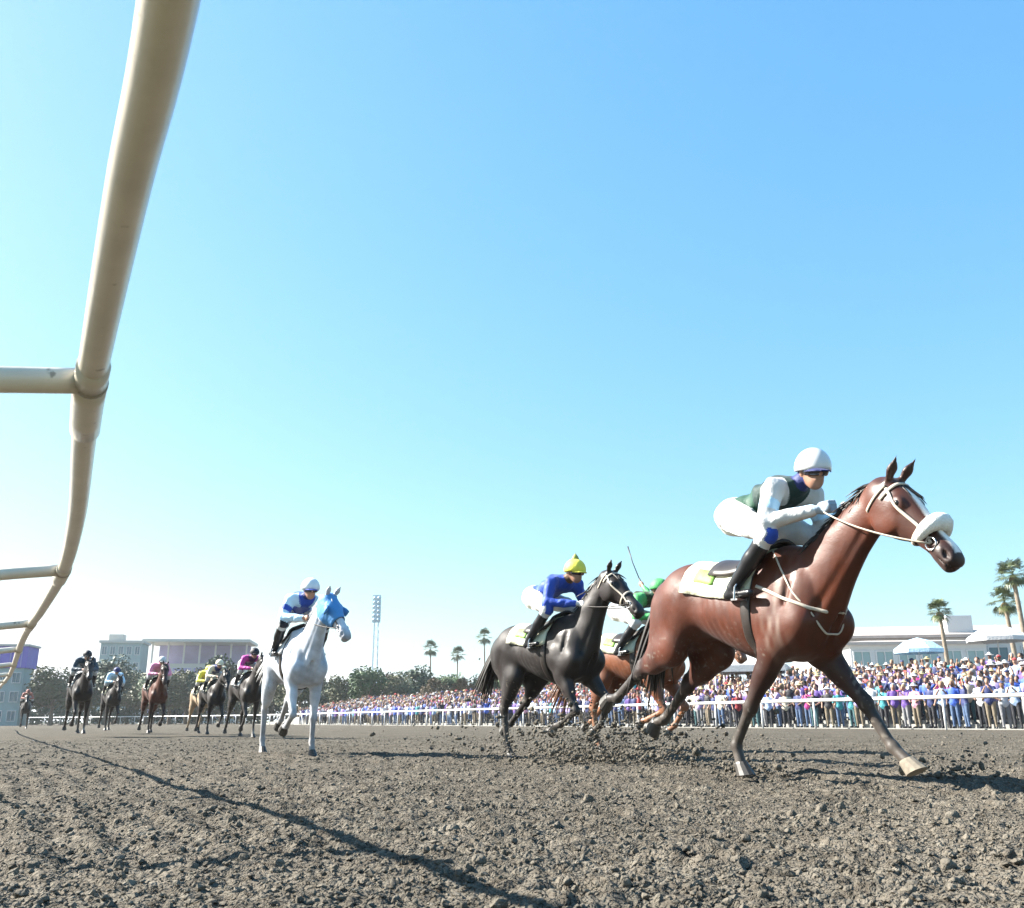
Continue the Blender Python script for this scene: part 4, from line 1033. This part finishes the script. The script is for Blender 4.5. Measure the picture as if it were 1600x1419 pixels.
# the rest of the crowd, too far to pick apart
lo = [spectator(k_, h_, .055) for k_, h_ in ((0, 0), (2, 2), (3, 3), (4, 1))]
VV = []; QQ = []; CC = []; nv = 0
for (t, r) in spots:
    if (t, r) in indset: continue
    p = OUT0+RAIL_D*t+RAIL_N*(1.5+.82*r+random.uniform(-.2, .2)); V, Q, tq = random.choice(lo)
    a = math.atan2(-RAIL_N[1], -RAIL_N[0])+random.gauss(.25, .5); k = random.uniform(.92, 1.06); c, s = math.cos(a), math.sin(a)
    W = np.stack([V[:, 0]*c-V[:, 1]*s, V[:, 0]*s+V[:, 1]*c, V[:, 2]], 1)*k+np.array([p[0], p[1], .03+row_z(r)])
    cols = np.array([random.choice([(.34, .19, .13), (.23, .125, .08)]), SHIRTS[random.choices(shirt_names, SW)[0]], random.choice([(.06, .1, .18), (.16, .13, .09), (.02, .02, .025)]), TOPS[random.choice(top_names)], (.02, .02, .02)])
    vt = np.zeros(len(V), int); vt[Q.ravel()] = np.repeat(tq, 4)
    VV.append(W); QQ.append(Q+nv); CC.append(cols[vt]); nv += len(V)
if VV:
    M_crowd = mat('crowd_cloth', (1, 1, 1), rough=.7, attr=True)
    o = obj('crowd', mesh_np('crowd', np.concatenate(VV), np.concatenate(QQ), True, np.concatenate(CC)), M_crowd)
    tag(o, 'distant part of the crowd packed along the outer rail', 'crowd', kind='stuff')

# ------------------------------------------------------------------ trees
M_bark = mat('bark', (.13, .095, .065), rough=.9, var=.3, scale=6, bump=.6)
M_palmbark = mat('palm_bark', (.20, .16, .12), rough=.9, var=.3, scale=5, bump=.8, bscale=18, bdist=.03)
def leafmat(n, a, b):
    m = mat('leaf_'+n, a, rough=.6, spec=.3, col2=b, scale=.9)
    return m
LM = [leafmat('olive', (.06, .075, .025), (.09, .085, .035)), leafmat('green', (.03, .07, .02), (.055, .09, .03)), leafmat('brownish', (.10, .065, .04), (.07, .06, .028)), leafmat('dark', (.02, .045, .02), (.035, .06, .025))]
M_frond = mat('palm_frond', (.055, .085, .025), rough=.5, col2=(.10, .11, .04), scale=3)
def palm(label, x, y, h, cr, z0=0.0, group='fan palms', n=46):
    root = empty('palm_tree', (x, y, z0)); tag(root, label, 'palm tree', group)
    lx, ly = random.uniform(-.25, .25), random.uniform(-.25, .25); mb = MB(); pts = []; rad = []
    for i in range(15):
        u = i/14; pts.append((lx*u*u, ly*u*u, (h-.1)*u-.3*(i == 0))); rad.append(.17*(1-.35*u)*(1.25 if i == 0 else 1)*(1+.07*(i % 2)))
    mb.tube(pts, rad, n=10); mb.build('trunk', M_palmbark, root, smooth=True)
    top = Vector((lx, ly, h)); V = []; F = []
    for k in range(n):
        el = R(random.uniform(-55, 80)); az = random.uniform(0, 2*math.pi); d = Vector((math.cos(el)*math.cos(az), math.cos(el)*math.sin(az), math.sin(el)))
        L = cr*random.uniform(.45, .6); q = top+d*L; sd_ = d.cross(Vector((0, 0, 1))).normalized(); up = sd_.cross(d)
        b = len(V); V += [tuple(top+sd_*.02), tuple(top-sd_*.02), tuple(q-sd_*.012), tuple(q+sd_*.012)]; F.append((b, b+1, b+2, b+3))
        nb_ = 13
        for j in range(nb_):
            a = R(-105+210*j/(nb_-1)); bl = cr*random.uniform(.38, .52)*(1-.25*abs(a)/2)
            bd = (d*math.cos(a)+sd_*math.sin(a)).normalized(); bs = bd.cross(up).normalized()*.035*cr/1.3
            m1 = q+bd*bl*.55+up*.03; tip = q+bd*bl+Vector((0, 0, -.22*bl))
            b = len(V); V += [tuple(q), tuple(m1-bs), tuple(tip), tuple(m1+bs)]; F.append((b, b+1, b+2, b+3))
    mb = MB(); mb.add(V, F); mb.build('crown', M_frond, root)
    # skirt of dead leaves below the crown
    mb = MB()
    for k in range(26):
        az = random.uniform(0, 2*math.pi); p0 = top+Vector((math.cos(az)*.12, math.sin(az)*.12, -.1)); lock(mb, p0, (math.cos(az)*.45, math.sin(az)*.45, -1), cr*random.uniform(.3, .6), .05, sag=.2, n=3, seg=3)
    mb.build('dead_leaf_skirt', mat('dead_leaf', (.22, .16, .08), rough=.9, var=.3), root)
    return root
def tree_mesh(h, w_, nleaf, ls, seed):
    rnd = random.Random(seed); tb = MB(); trunk_h = h*.35
    tb.tube([(0, 0, -.3), (rnd.uniform(-.1, .1), rnd.uniform(-.1, .1), trunk_h*.6), (rnd.uniform(-.3, .3), rnd.uniform(-.3, .3), trunk_h*1.3)], [h*.035, h*.026, h*.018], n=8)
    cl = []
    for i in range(11):
        az = rnd.uniform(0, 6.28); rr_ = w_*math.sqrt(rnd.random())*.62; z = h*rnd.uniform(.38, .86); rr_ *= math.sqrt(max(.1, 1-((z/h-.55)/.5)**2))
        c = (rr_*math.cos(az), rr_*math.sin(az), z); cl.append((c, w_*rnd.uniform(.28, .48)))
        tb.tube([(0, 0, trunk_h*rnd.uniform(.6, 1.1)), (c[0]*.5, c[1]*.5, z*.75), c], [h*.012, h*.009, h*.004], n=5)
    V = []; F = []
    for i in range(nleaf):
        c, rc = cl[i % len(cl)]; d = Vector((rnd.gauss(0, 1), rnd.gauss(0, 1), rnd.gauss(0, .8))).normalized()*rc*rnd.random()**.4
        p = Vector(c)+d; a = Vector((rnd.gauss(0, 1), rnd.gauss(0, 1), rnd.gauss(0, 1))).normalized(); b_ = a.orthogonal().normalized(); s = ls*rnd.uniform(.6, 1.4)
        k = len(V); V += [tuple(p-a*s), tuple(p-b_*s*.5), tuple(p+a*s), tuple(p+b_*s*.5)]; F.append((k, k+1, k+2, k+3))
    return tb, V, F
TT = []
for i in range(4):
    tb, V, F = tree_mesh(8.5, 3.6, 2600, .26, 50+i)
    me1 = bpy.data.meshes.new('trunk'); me1.from_pydata(np.concatenate(tb.v).tolist(), [], tb.f)
    me2 = bpy.data.meshes.new('crown'); me2.from_pydata(V, [], F)
    me1.materials.append(M_bark); me2.materials.append(LM[i]); TT.append((me1, me2))
def tree(x, y, k, kind, label, group):
    root = empty('broadleaf_tree', (x, y, 0), random.uniform(0, 6.28)); root.scale = (k*random.uniform(.9, 1.25), k*random.uniform(.9, 1.25), k); tag(root, label, 'tree', group)
    obj('trunk', TT[kind][0], None, root); obj('crown', TT[kind][1], None, root)
def at(u, Y): return (u-800)/1420*Y*1.0     # plan position of something seen in column u at depth Y
# trees behind the middle of the crowd
ORD = 'first second third fourth fifth sixth seventh eighth ninth tenth eleventh twelfth thirteenth fourteenth fifteenth sixteenth seventeenth eighteenth nineteenth twentieth twenty-first twenty-second twenty-third twenty-fourth'.split()
words = ['olive coloured', 'mid green', 'brownish', 'dark green']
for i, (u, Y, k, kd) in enumerate([(522, 150, 0.76, 3), (548, 142, 0.84, 0), (574, 138, 0.92, 1), (600, 150, 0.96, 2), (628, 140, 0.88, 0), (652, 146, 1.00, 3), (680, 132, 0.76, 2), (705, 136, 0.80, 1), (732, 128, 0.76, 2), (752, 132, 0.76, 3), (775, 126, 0.72, 1), (800, 122, 0.68, 2), (830, 120, 0.72, 1), (1010, 115, 0.64, 3), (870, 118, 0.64, 0)]):
    k2 = ['first', 'second', 'third', 'fourth', 'fifth', 'sixth', 'seventh', 'eighth', 'ninth', 'tenth', 'eleventh', 'twelfth', 'thirteenth', 'last', 'fourteenth'][i]
    tree(at(u, Y), Y, k, kd, '%s tree behind the crowd, %s from the light mast' % (words[kd], k2), 'trees behind the crowd')
for i, (u, Y, k, kd) in enumerate([(59, 165, 0.83, 3), (85, 158, 0.86, 3), (105, 128, 0.93, 0), (120, 163, 0.75, 0), (144, 163, 0.81, 1), (159, 137, 0.92, 0), (187, 128, 1.08, 3), (198, 165, 0.86, 3), (220, 158, 1.06, 0), (247, 155, 0.99, 0), (258, 151, 0.88, 1), (283, 141, 0.94, 0), (308, 147, 1.0, 0), (325, 150, 1.04, 0), (345, 142, 1.17, 3), (360, 138, 1.09, 3), (384, 164, 1.05, 1), (406, 164, 0.94, 3), (417, 158, 1.15, 0), (437, 150, 1.13, 0), (458, 129, 0.95, 0), (477, 130, 1.06, 3), (502, 165, 0.97, 3)]):
    k2 = ORD[i]
    tree(at(u, Y), Y, k, kd, '%s low tree in the row behind the trailing pack, %s from the left' % (words[kd], k2), 'trees behind the trailing pack')
palm('tall fan palm standing alone at the back of the crowd, right of the bay\'s head', at(1463, 62), 62, 7.3, 1.05, group='palms by the white building')
palm('shorter of the two fan palms at the right edge', at(1568, 56), 56, 7.2, 1.15, group='palms by the white building')
palm('taller fan palm at the right edge of the picture', at(1587, 54), 54, 8.6, 1.2, group='palms by the white building')
for u, Y, h, l in ((675, 175, 13.3, 'left one of three distant fan palms above the trees'), (714, 180, 12.6, 'middle and lowest of three distant fan palms above the trees'), (757, 170, 15.0, 'right and tallest of three distant fan palms behind the dark horse\'s tail')):
    palm(l, at(u, Y), Y, h, 2.0, group='distant palms', n=34)

# ------------------------------------------------------------------ buildings
M_bwhite = mat('white_render', (.55, .545, .54), rough=.85, var=.06, scale=.4)
M_tan = mat('tan_roof', (.38, .33, .30), rough=.85, var=.10, scale=1.2)
M_teal = mat('teal_panel', (.24, .33, .33), rough=.6, var=.1, scale=.5)
M_win = mat('window_glass', (.05, .12, .15), rough=.12, spec=.7)
M_purple = mat('purple_banner', (.16, .12, .46), rough=.7, var=.1, scale=.4)
M_pale = mat('pale_steel', (.44, .43, .39), rough=.6)
M_lil = mat('lilac_panel', (.30, .27, .48), rough=.7, var=.15, scale=.3)
def facade(root, w_, d_, h, floors, bays, wallM, winM, wfrac=.6, hfrac=.55, ground=True):
    mb = MB(); mb.box((0, 0, h/2-.25), (w_, d_, h+.5)); mb.build('wall', wallM, root)
    fh = h/floors; bw = w_/bays; wm = None; fm = None
    for f in range(floors):
        for b in range(bays):
            c = (-w_/2+bw*(b+.5), -d_/2, fh*(f+.5))
            if fm is None:
                m1 = MB(); ww, wh = bw*wfrac, fh*hfrac
                for (dx, dz, sx, sz) in ((0, wh/2+.05, ww+.2, .1), (0, -wh/2-.05, ww+.2, .1), (-ww/2-.05, 0, .1, wh), (ww/2+.05, 0, .1, wh), (0, 0, .06, wh)): m1.box((dx, -.04, dz), (sx, .12, sz))
                fo = m1.build('window', M_bwhite, root); fo.location = c; m2 = MB(); m2.box((0, -.015, 0), (ww, .03, wh)); pa = m2.build('pane', winM, fo); fm, wm = fo.data, pa.data
            else:
                fo = bpy.data.objects.new('window', fm); C.objects.link(fo); fo.parent = root; fo.location = c
                pa = bpy.data.objects.new('pane', wm); C.objects.link(pa); pa.parent = fo
def roof(root, w_, d_, h, rise, m, over=.8, name='roof'):
    mb = MB(); x, y = w_/2+over, d_/2+over
    V = [(-x, -y, h), (x, -y, h), (x, y, h), (-x, y, h), (-x+min(x, y)*.8, 0, h+rise), (x-min(x, y)*.8, 0, h+rise), (-x, -y, h+.25), (x, -y, h+.25), (x, y, h+.25), (-x, y, h+.25)]
    mb.add(V, [(3, 2, 1, 0), (0, 1, 7, 6), (1, 2, 8, 7), (2, 3, 9, 8), (3, 0, 6, 9), (6, 7, 5, 4), (7, 8, 5), (8, 9, 4, 5), (9, 6, 4)]); return mb.build(name, m, root)
b = empty('clubhouse', (at(1560, 84), 88, 0), R(-6)); tag(b, 'long white two-storey clubhouse with tan roof behind the crowd at right', 'building')
facade(b, 34, 12, 7.2, 2, 12, M_bwhite, M_win, .55, .5); roof(b, 34, 12, 7.2, 1.6, M_tan)
for i in range(1): mb = MB(); mb.box((-4.2, -4.6, 8.1), (2.2, 2.0, 2.2)); mb.build('roof_turret', M_bwhite, b)
b = empty('grey_pavilion', (at(1400, 80), 80, 0), R(-4)); tag(b, 'low pavilion with teal glazed front left of the lone palm', 'building')
facade(b, 11, 6, 6.2, 2, 6, M_bwhite, M_teal, .7, .65); roof(b, 11, 6, 6.2, .6, M_tan, .4)
b = empty('stable_block', (at(205, 230), 230, 0), R(10)); tag(b, 'teal grey block with a flat roof at the far left behind the trailing pack', 'building')
facade(b, 9.5, 8, 19, 5, 5, M_teal, M_win, .55, .5); mb = MB(); mb.box((0, 0, 19.2), (10.3, 8.8, .6)); mb.box((-2, 0, 20.3), (3.4, 3, 1.8)); mb.build('roof', M_pale, b)
b = empty('grandstand', (at(325, 250), 250, 0), R(8)); tag(b, 'distant grandstand with a long flat roof and tinted front behind the trailing pack', 'grandstand')
facade(b, 24, 10, 15, 2, 9, M_pale, M_lil, .8, .7)
mb = MB(); mb.box((0, -2, 20.6), (27, 16, .7)); mb.build('roof', M_pale, b)
mb = MB(); mb.box((0, 3.6, 17.7), (24, 1, 5.2)); mb.build('glazed_front', M_lil, b)
for i in range(7): mb = MB(); mb.box((-12+i*4, -4.5, 17.6), (.4, .4, 5.4)); mb.build('column', M_bwhite, b)
b = empty('judges_tower', (at(32, 130), 130, 0), R(10)); tag(b, 'squat tower with purple cladding on top at the far left edge', 'building')
facade(b, 5.2, 4, 7.6, 3, 3, M_teal, M_win, .55, .5); mb = MB(); mb.box((0, 0, 9.1), (5.7, 4.5, 2.9)); tp = mb.build('purple_cladding', M_purple, b)
for i in range(4): mb = MB(); mb.box((-2.1+i*1.4, -2.29, 9.1), (.12, .06, 2.7)); mb.build('batten', M_lil, tp)
mb = MB(); mb.box((0, 0, 10.7), (6.1, 4.9, .25)); mb.build('roof', M_pale, b)
# clipped hedge beyond the bend
def hedge(label, p0, p1, h, d_, n, m, seed):
    rnd = random.Random(seed); p0 = Vector(p0); p1 = Vector(p1); ax_ = (p1-p0); L = ax_.length; ax_.normalize(); sd_ = Vector((-ax_.y, ax_.x, 0))
    root = empty('hedge', tuple(p0)); tag(root, label, 'hedge', 'hedges'); V = []; F = []
    for i in range(n):
        t = rnd.uniform(0, L); z = h*rnd.random()**.6*(.85+.3*math.sin(t*.9+seed)*math.sin(t*.37)); y = rnd.uniform(-d_/2, d_/2)
        p = ax_*t+sd_*y+Vector((0, 0, z)); a = Vector((rnd.gauss(0, 1), rnd.gauss(0, 1), rnd.gauss(0, 1))).normalized(); b_ = a.orthogonal().normalized(); s = rnd.uniform(.16, .34)
        k = len(V); V += [tuple(p-a*s), tuple(p-b_*s*.6), tuple(p+a*s), tuple(p+b_*s*.6)]; F.append((k, k+1, k+2, k+3))
    mb = MB(); mb.add(V, F); mb.build('foliage', m, root)
    mb = MB()
    for i in range(int(L/2)): q = ax_*(i*2+.5); mb.tube([tuple(q+Vector((0, 0, -.2))), tuple(q+Vector((.1, 0, h*.7)))], [.06, .03], n=5)
    mb.build('stems', M_bark, root)
hedge('long dark hedge beyond the bend behind the trailing pack', (at(40, 156), 156, 0), (at(300, 158), 158, 0), 3.6, 2.2, 5200, LM[3], 1)
hedge('olive hedge behind the white grey horse, left of the crowd', (at(300, 158), 158.5, 0), (at(545, 146), 146, 0), 3.8, 2.2, 5200, LM[0], 2)
# light mast
M_mast = mat('mast_paint', (.50, .62, .68), rough=.6)
b = empty('light_mast', (at(589, 215), 215, 0)); tag(b, 'pale floodlight mast with a tall lamp bank above the trees', 'light mast')
mb = MB()
for sx in (-.45, .45):
    for sy in (-.45, .45): mb.tube([(sx*1.4, sy*1.4, -.3), (sx, sy, 24)], .08, n=6)
for i in range(12):
    z = 1+i*1.9; mb.tube([(-.55, -.55, z), (.52, -.52, z+1.9)], .04, n=5); mb.tube([(.55, .55, z), (-.52, .52, z+1.9)], .04, n=5); mb.tube([(-.55, .55, z), (-.52, -.52, z+1.9)], .04, n=5); mb.tube([(.55, -.55, z), (.52, .52, z+1.9)], .04, n=5)
mb.build('lattice_tower', M_mast, b)
mb = MB(); mb.box((0, -.3, 25.5), (1.9, .3, 6.4)); mb.build('lamp_frame', M_mast, b)
lm = None
for i in range(6):
    for j in range(2):
        if lm is None: m1 = MB(); m1.lathe([(.1, .2), (.36, 0), (.36, -.06)], 10); lo_ = m1.build('floodlight', M_mast, b); lm = lo_.data
        else: lo_ = bpy.data.objects.new('floodlight', lm); C.objects.link(lo_); lo_.parent = b
        lo_.rotation_euler = (R(80), 0, 0); lo_.location = (-.5+j*1.0, -.75, 23.0+i*1.0)

# ------------------------------------------------------------------ parasols and tent
def parasol(label, x, y, z, h, r_, m):
    root = empty('parasol', (x, y, z)); tag(root, label, 'parasol', 'parasols over the crowd')
    mb = MB(); mb.tube([(0, 0, 0), (0, 0, h+.4)], .03, n=8); mb.build('pole', M_railfar, root, smooth=True)
    mb = MB(); V = [(0, 0, h+.55)]; F = []; n = 16
    for k in range(n): a = 2*math.pi*k/n; q = 1.0 if k % 2 == 0 else .95; V.append((r_*.55*math.cos(a)*q, r_*.55*math.sin(a)*q, h+.36))
    for k in range(n): a = 2*math.pi*k/n; q = 1.0 if k % 2 == 0 else .93; V.append((r_*math.cos(a)*q, r_*math.sin(a)*q, h-.02))
    for k in range(n): a = 2*math.pi*k/n; q = 1.0 if k % 2 == 0 else .93; V.append((r_*math.cos(a)*q, r_*math.sin(a)*q, h-.2))
    for k in range(n):
        k2 = (k+1) % n; F += [(0, 1+k, 1+k2), (1+k, 1+n+k, 1+n+k2, 1+k2), (1+n+k, 1+2*n+k, 1+2*n+k2, 1+n+k2)]
    mb.add(V, F); o = mb.build('canopy', m, root); md = o.modifiers.new('t', 'SOLIDIFY'); md.thickness = .01
q = OUT0+RAIL_D*6.5+RAIL_N*9.5
parasol('white parasol over the crowd near the right edge', at(1543, 42), 42, 1.3, 2.6, 1.35, cloth('white', W_))
parasol('pale blue parasol over the crowd left of the lone palm', at(1420, 45), 45, 1.3, 2.3, 1.2, cloth('pale_blue', (.45, .65, .8)))
b = empty('white_tent', (at(1165, 52), 52, 1.0), R(-20)); tag(b, 'white peaked tent seen under the bay horse\'s belly', 'tent')
mb = MB(); V = [(-1.9, -1.9, 2.2), (1.9, -1.9, 2.2), (1.9, 1.9, 2.2), (-1.9, 1.9, 2.2), (0, 0, 3.5), (-1.9, -1.9, 1.85), (1.9, -1.9, 1.85), (1.9, 1.9, 1.85), (-1.9, 1.9, 1.85)]
mb.add(V, [(0, 1, 4), (1, 2, 4), (2, 3, 4), (3, 0, 4), (5, 6, 1, 0), (6, 7, 2, 1), (7, 8, 3, 2), (8, 5, 0, 3)]); o = mb.build('canopy', cloth('white', W_), b); md = o.modifiers.new('t', 'SOLIDIFY'); md.thickness = .02
for x, y in ((-1.85, -1.85), (1.85, -1.85), (1.85, 1.85), (-1.85, 1.85)): mb = MB(); mb.tube([(x, y, 0), (x, y, 2.1)], .04, n=8); mb.build('pole', M_railfar, b, smooth=True)
# ------------------------------------------------------------------ haze
hz = MB(); hz.box((0, 1700, 16.5), (6100, 4700, 35.6)); ho = hz.build('haze', None); tag(ho, 'thin dusty haze hanging over the whole racecourse', 'haze', kind='stuff')
hm = bpy.data.materials.new('haze_air'); hm.use_nodes = True; ht = hm.node_tree; ht.nodes.clear()
pv = ht.nodes.new('ShaderNodeVolumePrincipled'); pv.inputs['Color'].default_value = (.86, .93, .97, 1); pv.inputs['Density'].default_value = .00028; pv.inputs['Anisotropy'].default_value = .35
oo = ht.nodes.new('ShaderNodeOutputMaterial'); ht.links.new(pv.outputs[0], oo.inputs['Volume']); ho.data.materials.append(hm)
